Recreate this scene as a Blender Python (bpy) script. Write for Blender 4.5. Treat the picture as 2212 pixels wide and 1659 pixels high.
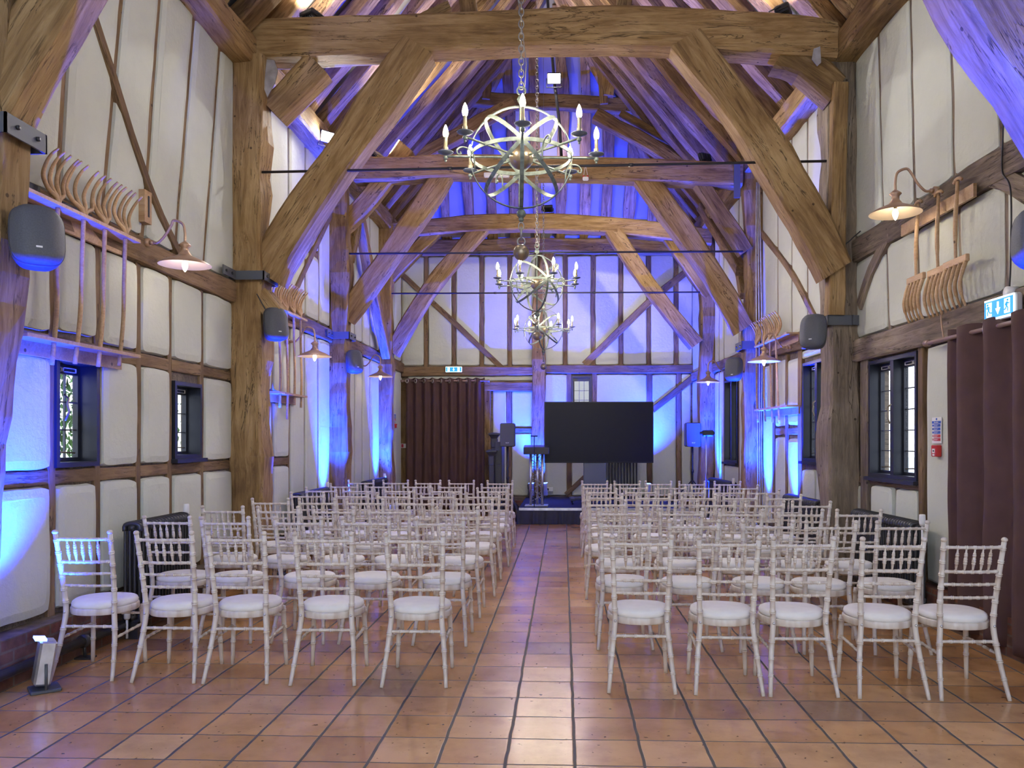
import bpy, bmesh, math, random
from mathutils import Vector, Matrix, noise
random.seed(11)
PI = math.pi
for o in list(bpy.data.objects): bpy.data.objects.remove(o, do_unlink=True)
scene = bpy.context.scene
COL = scene.collection
# ------------------------------------------------------------------ camera
W_, H_, F_ = 2212.0, 1659.0, 1741.0
YAW = math.radians(2.0)
VPX, HZY, CAMZ = 1217.0, 950.0, 1.48
PPX = VPX - F_*math.tan(YAW)
cd = bpy.data.cameras.new('camera'); cam = bpy.data.objects.new('camera', cd); COL.objects.link(cam)
cam.location = (0, 0, CAMZ); cam.rotation_euler = (PI/2, 0, YAW)
cd.sensor_width = 36; cd.lens = 36*F_/W_; cd.clip_end = 200; cd.clip_start = 0.05
cd.shift_x = (W_/2-PPX)/W_; cd.shift_y = (HZY-H_/2)/W_
scene.camera = cam
# ------------------------------------------------------------------ world, exposure
world = bpy.data.worlds.new('sky'); scene.world = world; world.use_nodes = True
wn = world.node_tree.nodes; wl = world.node_tree.links
bg = wn['Background']
tc = wn.new('ShaderNodeTexCoord'); sep = wn.new('ShaderNodeSeparateXYZ'); rp = wn.new('ShaderNodeValToRGB')
wl.new(tc.outputs['Generated'], sep.inputs[0]); wl.new(sep.outputs['Z'], rp.inputs[0]); wl.new(rp.outputs[0], bg.inputs[0])
rp.color_ramp.elements[0].color = (0.86, 0.90, 1.0, 1); rp.color_ramp.elements[1].color = (0.50, 0.68, 1.0, 1)
bg.inputs[1].default_value = 3.0
cy = scene.cycles; cy.max_bounces = 4; cy.diffuse_bounces = 3; cy.glossy_bounces = 2; cy.transmission_bounces = 3; cy.transparent_max_bounces = 6
cy.sample_clamp_indirect = 6; cy.adaptive_threshold = 0.12; cy.adaptive_min_samples = 16; cy.caustics_reflective = False; cy.caustics_refractive = False
vs = scene.view_settings
vs.view_transform = 'Standard'; vs.look = 'None'; vs.exposure = 0.18; vs.gamma = 1.0; vs.use_curve_mapping = False

def light(kind, name, loc, energy, color, target=None, size=0.1, angle=60, blend=0.5):
    l = bpy.data.lights.new(name, kind); l.energy = energy; l.color = color
    if kind in ('POINT', 'SPOT'): l.shadow_soft_size = size
    if kind == 'SPOT': l.spot_size = math.radians(angle); l.spot_blend = blend
    o = bpy.data.objects.new(name, l); COL.objects.link(o); o.location = loc
    if target is not None:
        o.rotation_euler = (Vector(target)-Vector(loc)).to_track_quat('-Z', 'Y').to_euler()
    return o
# ------------------------------------------------------------------ place geometry from measured sight lines
CY, SY = math.cos(YAW), math.sin(YAW)
def ray(x, y):
    a, c = (x-PPX)/F_, (HZY-y)/F_
    return Vector((a*CY-SY, a*SY+CY, c))
EYE = Vector((0, 0, CAMZ))
def P(x, y, Y):
    r = ray(x, y); return EYE + r*(Y/r.y)
def PZ(x, y, Z=0.0):
    r = ray(x, y); return EYE + r*((Z-CAMZ)/r.z)
def XR(Y): return 3.352-0.036*Y
class Wall:
    def __init__(s, O, u, n): s.O, s.u, s.n = Vector(O), Vector(u).normalized(), Vector(n).normalized()
    def p(s, a, z, off=0.0): return s.O+s.u*a+Vector((0, 0, z))+s.n*off
    def px(s, x, y, off=0.0):
        r = ray(x, y); O = s.O+s.n*off
        t = (O-EYE).dot(s.n)/r.dot(s.n); q = EYE+r*t
        return ((q-s.O).dot(s.u), q.z)
    def rot(s): return Matrix((s.u, s.n, Vector((0, 0, 1)))).transposed()   # local x=u, y=n
WL = Wall((-3.45, 0, 0), (0, 1, 0), (1, 0, 0))
WR = Wall((3.352, 0, 0), (-0.036, 1, 0), (-1, -0.036, 0))
WB = Wall((0, 17.0, 0), (1, 0, 0), (0, -1, 0))
def YL(s): return WL.px(VPX-3.45*F_/s, HZY)[0]      # distances along the side walls, corrected for the camera's slight turn
def YR(s): return WR.px(VPX+F_*XR(s)/s, HZY)[0]
def ML(v): return [YL(x) for x in v]
def MR(v): return [YR(x) for x in v]
# ------------------------------------------------------------------ materials
MATS = {}
def new_mat(name):
    m = bpy.data.materials.new(name); m.use_nodes = True; MATS[name] = m
    nt = m.node_tree; return m, nt.nodes, nt.links, nt.nodes['Principled BSDF']
def simple(name, col, rough=0.5, metal=0.0, spec=0.5, noise_amt=0.0, nscale=20, emit=None, estr=0):
    m, n, l, b = new_mat(name)
    b.inputs['Base Color'].default_value = (*col, 1); b.inputs['Roughness'].default_value = rough
    b.inputs['Metallic'].default_value = metal; b.inputs['Specular IOR Level'].default_value = spec
    if emit: b.inputs['Emission Color'].default_value = (*emit, 1); b.inputs['Emission Strength'].default_value = estr
    if noise_amt:
        t = n.new('ShaderNodeTexCoord'); x = n.new('ShaderNodeTexNoise'); x.inputs['Scale'].default_value = nscale; x.inputs['Detail'].default_value = 4
        r = n.new('ShaderNodeValToRGB'); k = 1-noise_amt
        r.color_ramp.elements[0].color = (col[0]*k, col[1]*k, col[2]*k, 1); r.color_ramp.elements[1].color = (min(1, col[0]*(2-k)), min(1, col[1]*(2-k)), min(1, col[2]*(2-k)), 1)
        r.color_ramp.elements[0].position = 0.3; r.color_ramp.elements[1].position = 0.7
        l.new(t.outputs['Object'], x.inputs['Vector']); l.new(x.outputs['Fac'], r.inputs[0]); l.new(r.outputs[0], b.inputs['Base Color'])
    return m
def nd(n, typ, **kw):
    x = n.new(typ)
    for k, v in kw.items():
        if k in x.inputs: x.inputs[k].default_value = v
        else: setattr(x, k, v)
    return x
def ramp(n, stops):
    r = n.new('ShaderNodeValToRGB'); cr = r.color_ramp
    while len(cr.elements) < len(stops): cr.elements.new(0.5)
    for e, (p, c) in zip(cr.elements, stops): e.position = p; e.color = (*c, 1) if len(c) == 3 else c
    return r
def wood(name, dark, mid, lite, rough=0.75, bump=0.6, crack=1.0, gs=1.0):
    """grain runs along local X of each timber"""
    m, n, l, b = new_mat(name)
    t = n.new('ShaderNodeTexCoord'); oi = n.new('ShaderNodeObjectInfo')
    off = nd(n, 'ShaderNodeVectorMath', operation='SCALE'); off.inputs['Scale'].default_value = 31.0
    cx = n.new('ShaderNodeCombineXYZ')
    for i in range(3): l.new(oi.outputs['Random'], cx.inputs[i])
    l.new(cx.outputs[0], off.inputs[0])
    add = nd(n, 'ShaderNodeVectorMath', operation='ADD'); l.new(t.outputs['Object'], add.inputs[0]); l.new(off.outputs[0], add.inputs[1])
    def mapped(sx, sy):
        mp = n.new('ShaderNodeMapping'); mp.inputs['Scale'].default_value = (sx, sy, sy); l.new(add.outputs[0], mp.inputs['Vector']); return mp
    m1 = mapped(0.9*gs, 9*gs); g = nd(n, 'ShaderNodeTexNoise', Scale=2.2, Detail=9, Roughness=0.68, Distortion=0.8); l.new(m1.outputs[0], g.inputs['Vector'])
    m2 = mapped(1.2*gs, 2.2*gs); big = nd(n, 'ShaderNodeTexNoise', Scale=1.4, Detail=3, Roughness=0.5); l.new(m2.outputs[0], big.inputs['Vector'])
    m3 = mapped(0.55*gs, 7*gs); cr = nd(n, 'ShaderNodeTexNoise', Scale=1.1, Detail=5, Roughness=0.6, Distortion=1.5); l.new(m3.outputs[0], cr.inputs['Vector'])
    mx = nd(n, 'ShaderNodeMix', data_type='FLOAT'); mx.inputs[0].default_value = 0.45
    l.new(g.outputs['Fac'], mx.inputs[2]); l.new(big.outputs['Fac'], mx.inputs[3])
    r = ramp(n, [(0.34, dark), (0.48, mid), (0.64, lite)]); l.new(mx.outputs[0], r.inputs[0])
    # cracks: thin band where noise crosses 0.5
    sb = nd(n, 'ShaderNodeMath', operation='SUBTRACT'); sb.inputs[1].default_value = 0.5; l.new(cr.outputs['Fac'], sb.inputs[0])
    ab = nd(n, 'ShaderNodeMath', operation='ABSOLUTE'); l.new(sb.outputs[0], ab.inputs[0])
    r2 = ramp(n, [(0.0, (0.18, 0.18, 0.18)), (0.012*crack+0.001, (1, 1, 1))]); l.new(ab.outputs[0], r2.inputs[0])
    cm = ramp(n, [(0.47, (1, 1, 1)), (0.56, (0, 0, 0))]); l.new(big.outputs['Fac'], cm.inputs[0])
    cmx = nd(n, 'ShaderNodeMix', data_type='RGBA', blend_type='LIGHTEN'); cmx.inputs[0].default_value = 1; l.new(r2.outputs[0], cmx.inputs[6]); l.new(cm.outputs[0], cmx.inputs[7])
    # pegs and worm holes
    vo = nd(n, 'ShaderNodeTexVoronoi', Scale=5.0); l.new(add.outputs[0], vo.inputs['Vector'])
    r3 = ramp(n, [(0.055, (0.12, 0.1, 0.08)), (0.075, (1, 1, 1))]); l.new(vo.outputs['Distance'], r3.inputs[0])
    mu = nd(n, 'ShaderNodeMix', data_type='RGBA', blend_type='MULTIPLY'); mu.inputs[0].default_value = 1; l.new(r.outputs[0], mu.inputs[6]); l.new(cmx.outputs[2], mu.inputs[7])
    mu2 = nd(n, 'ShaderNodeMix', data_type='RGBA', blend_type='MULTIPLY'); mu2.inputs[0].default_value = 0.8; l.new(mu.outputs[2], mu2.inputs[6]); l.new(r3.outputs[0], mu2.inputs[7])
    hv = nd(n, 'ShaderNodeHueSaturation'); mr = nd(n, 'ShaderNodeMapRange'); mr.inputs[3].default_value = 0.82; mr.inputs[4].default_value = 1.18
    l.new(oi.outputs['Random'], mr.inputs[0]); l.new(mr.outputs[0], hv.inputs['Value']); l.new(mu2.outputs[2], hv.inputs['Color'])
    l.new(hv.outputs[0], b.inputs['Base Color'])
    b.inputs['Roughness'].default_value = rough; b.inputs['Specular IOR Level'].default_value = 0.3
    ml = nd(n, 'ShaderNodeMath', operation='MULTIPLY'); l.new(g.outputs['Fac'], ml.inputs[0]); l.new(cmx.outputs[2], ml.inputs[1])
    bp = n.new('ShaderNodeBump'); bp.inputs['Strength'].default_value = bump; bp.inputs['Distance'].default_value = 0.03
    l.new(ml.outputs[0], bp.inputs['Height']); l.new(bp.outputs[0], b.inputs['Normal'])
    return m
OAK = wood('old_oak', (0.12, 0.065, 0.024), (0.28, 0.172, 0.070), (0.44, 0.30, 0.145))
OAK2 = wood('wall_oak', (0.10, 0.060, 0.030), (0.22, 0.140, 0.072), (0.33, 0.225, 0.125), bump=0.5)
OAKG = wood('grey_oak', (0.085, 0.066, 0.048), (0.20, 0.155, 0.11), (0.34, 0.275, 0.20), bump=0.6)
RAFT = wood('rafter_oak', (0.11, 0.058, 0.022), (0.29, 0.172, 0.075), (0.50, 0.335, 0.165), bump=0.8)
PINE = wood('fork_wood', (0.36, 0.21, 0.10), (0.50, 0.32, 0.17), (0.60, 0.42, 0.25), rough=0.45, bump=0.1, crack=0.1, gs=2)
_unused = None #'limewash', (0.56, 0.47, 0.38), (0.66, 0.58, 0.50), (0.74, 0.68, 0.61), rough=0.4, bump=0.06, crack=0.05, gs=4)

def limewash():
    m, n, l, b = new_mat('limewash_paint')
    t = n.new('ShaderNodeTexCoord'); mp = n.new('ShaderNodeMapping'); mp.inputs['Scale'].default_value = (22, 22, 4); l.new(t.outputs['Object'], mp.inputs['Vector'])
    x = nd(n, 'ShaderNodeTexNoise', Scale=1.0, Detail=3); l.new(mp.outputs[0], x.inputs['Vector'])
    r = ramp(n, [(0.32, (0.56, 0.47, 0.39)), (0.5, (0.68, 0.61, 0.54)), (0.68, (0.75, 0.71, 0.65))]); l.new(x.outputs['Fac'], r.inputs[0]); l.new(r.outputs[0], b.inputs['Base Color'])
    b.inputs['Roughness'].default_value = 0.38; return m
CHW = limewash()
def plaster_mat(name, col, bump=0.5):
    m, n, l, b = new_mat(name)
    g = n.new('ShaderNodeNewGeometry')
    a = nd(n, 'ShaderNodeTexNoise', Scale=1.3, Detail=6, Roughness=0.6); l.new(g.outputs['Position'], a.inputs['Vector'])
    c = nd(n, 'ShaderNodeTexNoise', Scale=22.0, Detail=6, Roughness=0.65); l.new(g.outputs['Position'], c.inputs['Vector'])
    r = ramp(n, [(0.3, tuple(x*0.9 for x in col)), (0.7, col)]); l.new(a.outputs['Fac'], r.inputs[0]); l.new(r.outputs[0], b.inputs['Base Color'])
    b.inputs['Roughness'].default_value = 0.85; b.inputs['Specular IOR Level'].default_value = 0.2
    w = nd(n, 'ShaderNodeMath', operation='MULTIPLY_ADD'); w.inputs[1].default_value = 3.0; l.new(a.outputs['Fac'], w.inputs[0]); l.new(c.outputs['Fac'], w.inputs[2])
    bp = n.new('ShaderNodeBump'); bp.inputs['Strength'].default_value = bump; bp.inputs['Distance'].default_value = 0.012
    l.new(w.outputs[0], bp.inputs['Height']); l.new(bp.outputs[0], b.inputs['Normal'])
    return m
PLA = plaster_mat('lime_plaster', (0.66, 0.69, 0.61))
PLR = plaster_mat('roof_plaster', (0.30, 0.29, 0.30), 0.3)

def tile_mat():
    m, n, l, b = new_mat('terracotta_tiles')
    g = n.new('ShaderNodeNewGeometry'); S = 0.3165
    wob = nd(n, 'ShaderNodeTexNoise', Scale=5.0, Detail=3); l.new(g.outputs['Position'], wob.inputs['Vector'])
    wv = nd(n, 'ShaderNodeVectorMath', operation='SUBTRACT'); wv.inputs[1].default_value = (0.5, 0.5, 0.5); l.new(wob.outputs['Color'], wv.inputs[0])
    ws = nd(n, 'ShaderNodeVectorMath', operation='SCALE'); ws.inputs['Scale'].default_value = 0.016; l.new(wv.outputs[0], ws.inputs[0])
    ad = nd(n, 'ShaderNodeVectorMath', operation='ADD'); l.new(g.outputs['Position'], ad.inputs[0]); l.new(ws.outputs[0], ad.inputs[1])
    of = nd(n, 'ShaderNodeVectorMath', operation='ADD'); of.inputs[1].default_value = (-0.053+S*40, 0.13+S*40, 0); l.new(ad.outputs[0], of.inputs[0])
    dv = nd(n, 'ShaderNodeVectorMath', operation='SCALE'); dv.inputs['Scale'].default_value = 1/S; l.new(of.outputs[0], dv.inputs[0])
    fr = nd(n, 'ShaderNodeVectorMath', operation='FRACTION'); l.new(dv.outputs[0], fr.inputs[0])
    fl = nd(n, 'ShaderNodeVectorMath', operation='FLOOR'); l.new(dv.outputs[0], fl.inputs[0])
    sx = n.new('ShaderNodeSeparateXYZ'); l.new(fr.outputs[0], sx.inputs[0])
    def edge(out, wd):
        a = nd(n, 'ShaderNodeMath', operation='SUBTRACT'); a.inputs[1].default_value = 0.5; l.new(out, a.inputs[0])
        c = nd(n, 'ShaderNodeMath', operation='ABSOLUTE'); l.new(a.outputs[0], c.inputs[0])
        d = nd(n, 'ShaderNodeMapRange', interpolation_type='SMOOTHSTEP'); d.inputs[1].default_value = 0.5-wd; d.inputs[2].default_value = 0.5-wd*0.55; l.new(c.outputs[0], d.inputs[0]); return d.outputs[0]
    ex, ey = edge(sx.outputs['X'], 0.030), edge(sx.outputs['Y'], 0.018)
    mxm = nd(n, 'ShaderNodeMath', operation='MAXIMUM'); l.new(ex, mxm.inputs[0]); l.new(ey, mxm.inputs[1])
    wn_ = nd(n, 'ShaderNodeTexWhiteNoise', noise_dimensions='2D'); l.new(fl.outputs[0], wn_.inputs['Vector'])
    r = ramp(n, [(0.0, (0.50, 0.24, 0.09)), (0.3, (0.72, 0.40, 0.17)), (0.6, (0.62, 0.32, 0.125)), (0.88, (0.80, 0.48, 0.23)), (1.0, (0.40, 0.225, 0.13))]); l.new(wn_.outputs['Value'], r.inputs[0])
    n1 = nd(n, 'ShaderNodeTexNoise', Scale=3.0, Detail=7, Roughness=0.65); l.new(g.outputs['Position'], n1.inputs['Vector'])
    r1 = ramp(n, [(0.25, (0.66, 0.62, 0.58)), (0.55, (0.95, 0.94, 0.92)), (0.8, (1.0, 1.0, 1.0))]); l.new(n1.outputs['Fac'], r1.inputs[0])
    mu = nd(n, 'ShaderNodeMix', data_type='RGBA', blend_type='MULTIPLY'); mu.inputs[0].default_value = 1; l.new(r.outputs[0], mu.inputs[6]); l.new(r1.outputs[0], mu.inputs[7])
    n2 = nd(n, 'ShaderNodeTexNoise', Scale=26.0, Detail=2); l.new(g.outputs['Position'], n2.inputs['Vector'])
    r2 = ramp(n, [(0.27, (0.25, 0.22, 0.2)), (0.31, (1, 1, 1))]); l.new(n2.outputs['Fac'], r2.inputs[0])
    mu2 = nd(n, 'ShaderNodeMix', data_type='RGBA', blend_type='MULTIPLY'); mu2.inputs[0].default_value = 1; l.new(mu.outputs[2], mu2.inputs[6]); l.new(r2.outputs[0], mu2.inputs[7])
    gm = nd(n, 'ShaderNodeMix', data_type='RGBA'); gm.inputs[7].default_value = (0.10, 0.085, 0.072, 1); l.new(mxm.outputs[0], gm.inputs[0]); l.new(mu2.outputs[2], gm.inputs[6])
    l.new(gm.outputs[2], b.inputs['Base Color'])
    rr = nd(n, 'ShaderNodeMapRange'); rr.inputs[3].default_value = 0.12; rr.inputs[4].default_value = 0.34; l.new(n1.outputs['Fac'], rr.inputs[0])
    rm = nd(n, 'ShaderNodeMix', data_type='FLOAT'); rm.inputs[3].default_value = 0.75; l.new(mxm.outputs[0], rm.inputs[0]); l.new(rr.outputs[0], rm.inputs[2]); l.new(rm.outputs[0], b.inputs['Roughness'])
    b.inputs['Specular IOR Level'].default_value = 0.7
    hh = nd(n, 'ShaderNodeMath', operation='MULTIPLY'); hh.inputs[1].default_value = -1.0; l.new(mxm.outputs[0], hh.inputs[0])
    h2 = nd(n, 'ShaderNodeMath', operation='MULTIPLY_ADD'); h2.inputs[1].default_value = 0.6; n3 = nd(n, 'ShaderNodeTexNoise', Scale=5.0, Detail=2); l.new(g.outputs['Position'], n3.inputs['Vector']); l.new(n3.outputs['Fac'], h2.inputs[0]); l.new(hh.outputs[0], h2.inputs[2])
    bp = n.new('ShaderNodeBump'); bp.inputs['Strength'].default_value = 0.35; bp.inputs['Distance'].default_value = 0.006
    l.new(h2.outputs[0], bp.inputs['Height']); l.new(bp.outputs[0], b.inputs['Normal'])
    return m
TILE = tile_mat()
def brick_mat():
    m, n, l, b = new_mat('old_brick')
    t = n.new('ShaderNodeTexCoord'); br = nd(n, 'ShaderNodeTexBrick', Scale=1.0)
    br.inputs['Color1'].default_value = (0.22, 0.085, 0.05, 1); br.inputs['Color2'].default_value = (0.10, 0.07, 0.055, 1); br.inputs['Mortar'].default_value = (0.16, 0.13, 0.10, 1)
    br.inputs['Brick Width'].default_value = 0.23; br.inputs['Row Height'].default_value = 0.075; br.inputs['Mortar Size'].default_value = 0.008
    l.new(t.outputs['Object'], br.inputs['Vector']); nz = nd(n, 'ShaderNodeTexNoise', Scale=9.0, Detail=5); l.new(t.outputs['Object'], nz.inputs['Vector'])
    r = ramp(n, [(0.3, (0.45, 0.42, 0.4)), (0.7, (1.3, 1.2, 1.1))]); l.new(nz.outputs['Fac'], r.inputs[0])
    mu = nd(n, 'ShaderNodeMix', data_type='RGBA', blend_type='MULTIPLY'); mu.inputs[0].default_value = 1; l.new(br.outputs['Color'], mu.inputs[6]); l.new(r.outputs[0], mu.inputs[7])
    l.new(mu.outputs[2], b.inputs['Base Color']); b.inputs['Roughness'].default_value = 0.9
    bp = n.new('ShaderNodeBump'); bp.inputs['Strength'].default_value = 0.7; bp.inputs['Distance'].default_value = 0.02
    l.new(nz.outputs['Fac'], bp.inputs['Height']); l.new(bp.outputs[0], b.inputs['Normal'])
    return m
BRICK = brick_mat()
BLACK = simple('black_metal', (0.025, 0.026, 0.03), 0.45)
STEEL = simple('grey_strap', (0.10, 0.11, 0.13), 0.5, 0.3)
RODM = simple('tie_rod_metal', (0.05, 0.05, 0.06), 0.4, 0.5)
ZINC = simple('galvanised', (0.62, 0.64, 0.68), 0.35, 0.8, noise_amt=0.2, nscale=12)
VERD = simple('verdigris', (0.17, 0.205, 0.175), 0.55, 0.3, noise_amt=0.35, nscale=30)
PAN = simple('pan_grey', (0.16, 0.19, 0.24), 0.5, 0.4)
BRASS = simple('aged_brass', (0.30, 0.24, 0.16), 0.3, 0.75)
CANDLE = simple('candle_tube', (0.42, 0.36, 0.22), 0.4, 0.6)
CHAINM = simple('chain_metal', (0.30, 0.28, 0.25), 0.4, 0.7)
COPPER = simple('copper_paint', (0.50, 0.33, 0.22), 0.38, 0.45)
SHADEW = simple('shade_inner', (0.55, 0.45, 0.33), 0.5)
BULB = simple('lit_bulb', (1, 0.95, 0.85), 0.4, emit=(1.0, 0.86, 0.66), estr=480)
BULBW = simple('lit_wall_bulb', (1, 0.95, 0.85), 0.4, emit=(1.0, 0.84, 0.62), estr=60)
SPOTE = simple('spot_lens', (1, 1, 1), 0.4, emit=(1, 0.96, 0.9), estr=300)
LEDB = simple('blue_led_lens', (0.3, 0.4, 1), 0.3, emit=(0.1, 0.2, 1.0), estr=8)
SPK = simple('speaker_grey', (0.065, 0.068, 0.08), 0.55)
SPK2 = simple('speaker_grille', (0.085, 0.09, 0.105), 0.6, noise_amt=0.15, nscale=120)
WHITEP = simple('white_plastic', (0.82, 0.82, 0.82), 0.4)
IRON = simple('cast_iron', (0.055, 0.056, 0.062), 0.35, 0.4)
FRAME = simple('window_paint', (0.016, 0.019, 0.030), 0.4)
CUSH = simple('ivory_fabric', (0.85, 0.83, 0.80), 0.9, noise_amt=0.04, nscale=14)
BOLT = simple('bolt_metal', (0.7, 0.7, 0.72), 0.3, 0.8)
CURT = simple('brown_curtain', (0.092, 0.046, 0.040), 0.85, noise_amt=0.1, nscale=6)
RING = simple('eyelet_nickel', (0.70, 0.67, 0.60), 0.3, 0.8)
ROD = simple('curtain_pole', (0.33, 0.22, 0.19), 0.4, 0.3)
RED = simple('red_plastic', (0.55, 0.03, 0.03), 0.4)
BLUEP = simple('sign_blue', (0.02, 0.10, 0.55), 0.5)
REDP = simple('sign_red', (0.55, 0.03, 0.05), 0.5)
EXITB = simple('exit_blue', (0.02, 0.25, 0.6), 0.5, emit=(0.02, 0.30, 0.72), estr=1.0)
EXITW = simple('exit_white', (0.9, 0.95, 1), 0.5, emit=(0.75, 0.92, 1.0), estr=1.6)
SCREEN = simple('tv_glass', (0.010, 0.010, 0.014), 0.3, spec=0.12)
ALU = simple('truss_aluminium', (0.72, 0.73, 0.76), 0.3, 0.9)
STAGEB = simple('stage_carpet', (0.012, 0.016, 0.05), 0.8)
SKIRT = simple('stage_skirt', (0.04, 0.044, 0.06), 0.85)
NEWEL = simple('dark_newel', (0.045, 0.045, 0.055), 0.45)
def glass_mat():
    m, n, l, b = new_mat('window_glass')
    tr = n.new('ShaderNodeBsdfTransparent'); gl = nd(n, 'ShaderNodeBsdfGlossy', Roughness=0.05); mx = n.new('ShaderNodeMixShader'); mx.inputs[0].default_value = 0.08
    l.new(tr.outputs[0], mx.inputs[1]); l.new(gl.outputs[0], mx.inputs[2]); l.new(mx.outputs[0], n['Material Output'].inputs[0]); return m
GLASS = glass_mat()
LEAF = simple('leaf_green', (0.10, 0.22, 0.04), 0.6, noise_amt=0.5, nscale=3)
SZ0 = .285
YARD = simple('yard_paving', (0.55, 0.55, 0.55), 0.9)
# ------------------------------------------------------------------ mesh builder
class MB:
    def __init__(s): s.v = []; s.f = []; s.mi = []; s.mats = []; s.cur = 0; s.sm = []; s.smooth = False
    def mat(s, m):
        if m not in s.mats: s.mats.append(m)
        s.cur = s.mats.index(m); return s
    def add(s, vs_, fs, smooth=None):
        b = len(s.v); s.v.extend([Vector(q) for q in vs_])
        for f in fs: s.f.append([b+i for i in f]); s.mi.append(s.cur); s.sm.append(s.smooth if smooth is None else smooth)
    def box(s, c, d, M=None, ch=0.0):
        x, y, z = d[0]/2, d[1]/2, d[2]/2; c = Vector(c)
        if ch <= 0:
            vs_ = [(i*x, j*y, k*z) for i in (-1, 1) for j in (-1, 1) for k in (-1, 1)]
            fs = [(0, 1, 3, 2), (4, 6, 7, 5), (0, 4, 5, 1), (2, 3, 7, 6), (0, 2, 6, 4), (1, 5, 7, 3)]
        else:
            ch = min(ch, x*.9, y*.9, z*.9); vs_ = []; idx = {}
            for i in (-1, 1):
                for j in (-1, 1):
                    for k in (-1, 1):
                        for a in range(3):
                            q = [i*(x-ch), j*(y-ch), k*(z-ch)]; q[a] = (i*x, j*y, k*z)[a]
                            idx[(i, j, k, a)] = len(vs_); vs_.append(tuple(q))
            fs = []
            for a in range(3):
                b_, c_ = (a+1) % 3, (a+2) % 3
                for sg in (-1, 1):
                    q = []
                    for (p, r) in ((-1, -1), (1, -1), (1, 1), (-1, 1)):
                        e = [0, 0, 0]; e[a] = sg; e[b_] = p; e[c_] = r; q.append(idx[(*e, a)])
                    fs.append(q if sg > 0 else q[::-1])
                for p in (-1, 1):
                    for r in (-1, 1):
                        e1 = [0, 0, 0]; e2 = [0, 0, 0]; e1[a] = -1; e2[a] = 1; e1[b_] = e2[b_] = p; e1[c_] = e2[c_] = r
                        q = [idx[(*e1, b_)], idx[(*e2, b_)], idx[(*e2, c_)], idx[(*e1, c_)]]
                        fs.append(q if p*r > 0 else q[::-1])
            for i in (-1, 1):
                for j in (-1, 1):
                    for k in (-1, 1):
                        q = [idx[(i, j, k, a)] for a in range(3)]; fs.append(q if i*j*k > 0 else q[::-1])
        vs_ = [Vector(q) for q in vs_]
        if M is not None: vs_ = [M @ q for q in vs_]
        s.add([q+c for q in vs_], fs); return s
    def tube(s, pts, r, seg=8, caps=True, smooth=True, flat=None):
        pts = [Vector(p) for p in pts]; n = len(pts); rs = r if isinstance(r, (list, tuple)) else [r]*n
        t0 = (pts[1]-pts[0]).normalized(); up = Vector((0, 0, 1)) if abs(t0.z) < 0.9 else Vector((1, 0, 0))
        u = t0.cross(up).normalized(); vs_ = []
        for i, p in enumerate(pts):
            t = (pts[min(i+1, n-1)]-pts[max(i-1, 0)])
            t = t.normalized() if t.length > 1e-9 else t0
            u = (u-t*u.dot(t)); u = u.normalized() if u.length > 1e-6 else t.orthogonal().normalized(); w = t.cross(u)
            for k in range(seg):
                a = 2*PI*k/seg; vs_.append(p+(u*math.cos(a)+w*math.sin(a)*(flat or 1))*rs[i])
        fs = [(i*seg+k, i*seg+(k+1) % seg, (i+1)*seg+(k+1) % seg, (i+1)*seg+k) for i in range(n-1) for k in range(seg)]
        if caps: fs += [tuple(range(seg))[::-1], tuple((n-1)*seg+k for k in range(seg))]
        s.add(vs_, fs, smooth); return s
    def lathe(s, prof, c=(0, 0, 0), seg=20, smooth=True, M=None, cap=True):
        c = Vector(c); vs_ = []
        for (r, z) in prof:
            for k in range(seg):
                a = 2*PI*k/seg; q = Vector((r*math.cos(a), r*math.sin(a), z)); vs_.append((M @ q if M is not None else q)+c)
        n = len(prof); fs = [(i*seg+k, i*seg+(k+1) % seg, (i+1)*seg+(k+1) % seg, (i+1)*seg+k) for i in range(n-1) for k in range(seg)]
        if cap: fs += [tuple(range(seg))[::-1], tuple((n-1)*seg+k for k in range(seg))]
        s.add(vs_, fs, smooth); return s
    def sphere(s, c, r, seg=16, rings=10, sc=(1, 1, 1)):
        prof = [(max(1e-4, r*math.sin(PI*i/rings)), -r*math.cos(PI*i/rings)) for i in range(rings+1)]
        return s.lathe(prof, c, seg, M=Matrix.Diagonal(sc))
    def torus(s, c, R, r, M=None, seg=20, rs=8, sx=1.0):
        vs_ = []; c = Vector(c)
        for i in range(seg):
            a = 2*PI*i/seg
            for k in range(rs):
                b = 2*PI*k/rs; q = Vector(((R+r*math.cos(b))*math.cos(a)*sx, (R+r*math.cos(b))*math.sin(a), r*math.sin(b)))
                vs_.append((M @ q if M is not None else q)+c)
        s.add(vs_, [(i*rs+k, ((i+1) % seg)*rs+k, ((i+1) % seg)*rs+(k+1) % rs, i*rs+(k+1) % rs) for i in range(seg) for k in range(rs)], True); return s
    def band(s, c, R, w, t, M=None, seg=48):
        vs_ = []; c = Vector(c)
        for i in range(seg):
            a = 2*PI*i/seg
            for (dr, dz) in ((0, -w/2), (t, -w/2), (t, w/2), (0, w/2)):
                q = Vector(((R+dr)*math.cos(a), (R+dr)*math.sin(a), dz)); vs_.append((M @ q if M is not None else q)+c)
        s.add(vs_, [(i*4+k, ((i+1) % seg)*4+k, ((i+1) % seg)*4+(k+1) % 4, i*4+(k+1) % 4) for i in range(seg) for k in range(4)], False); return s
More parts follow.
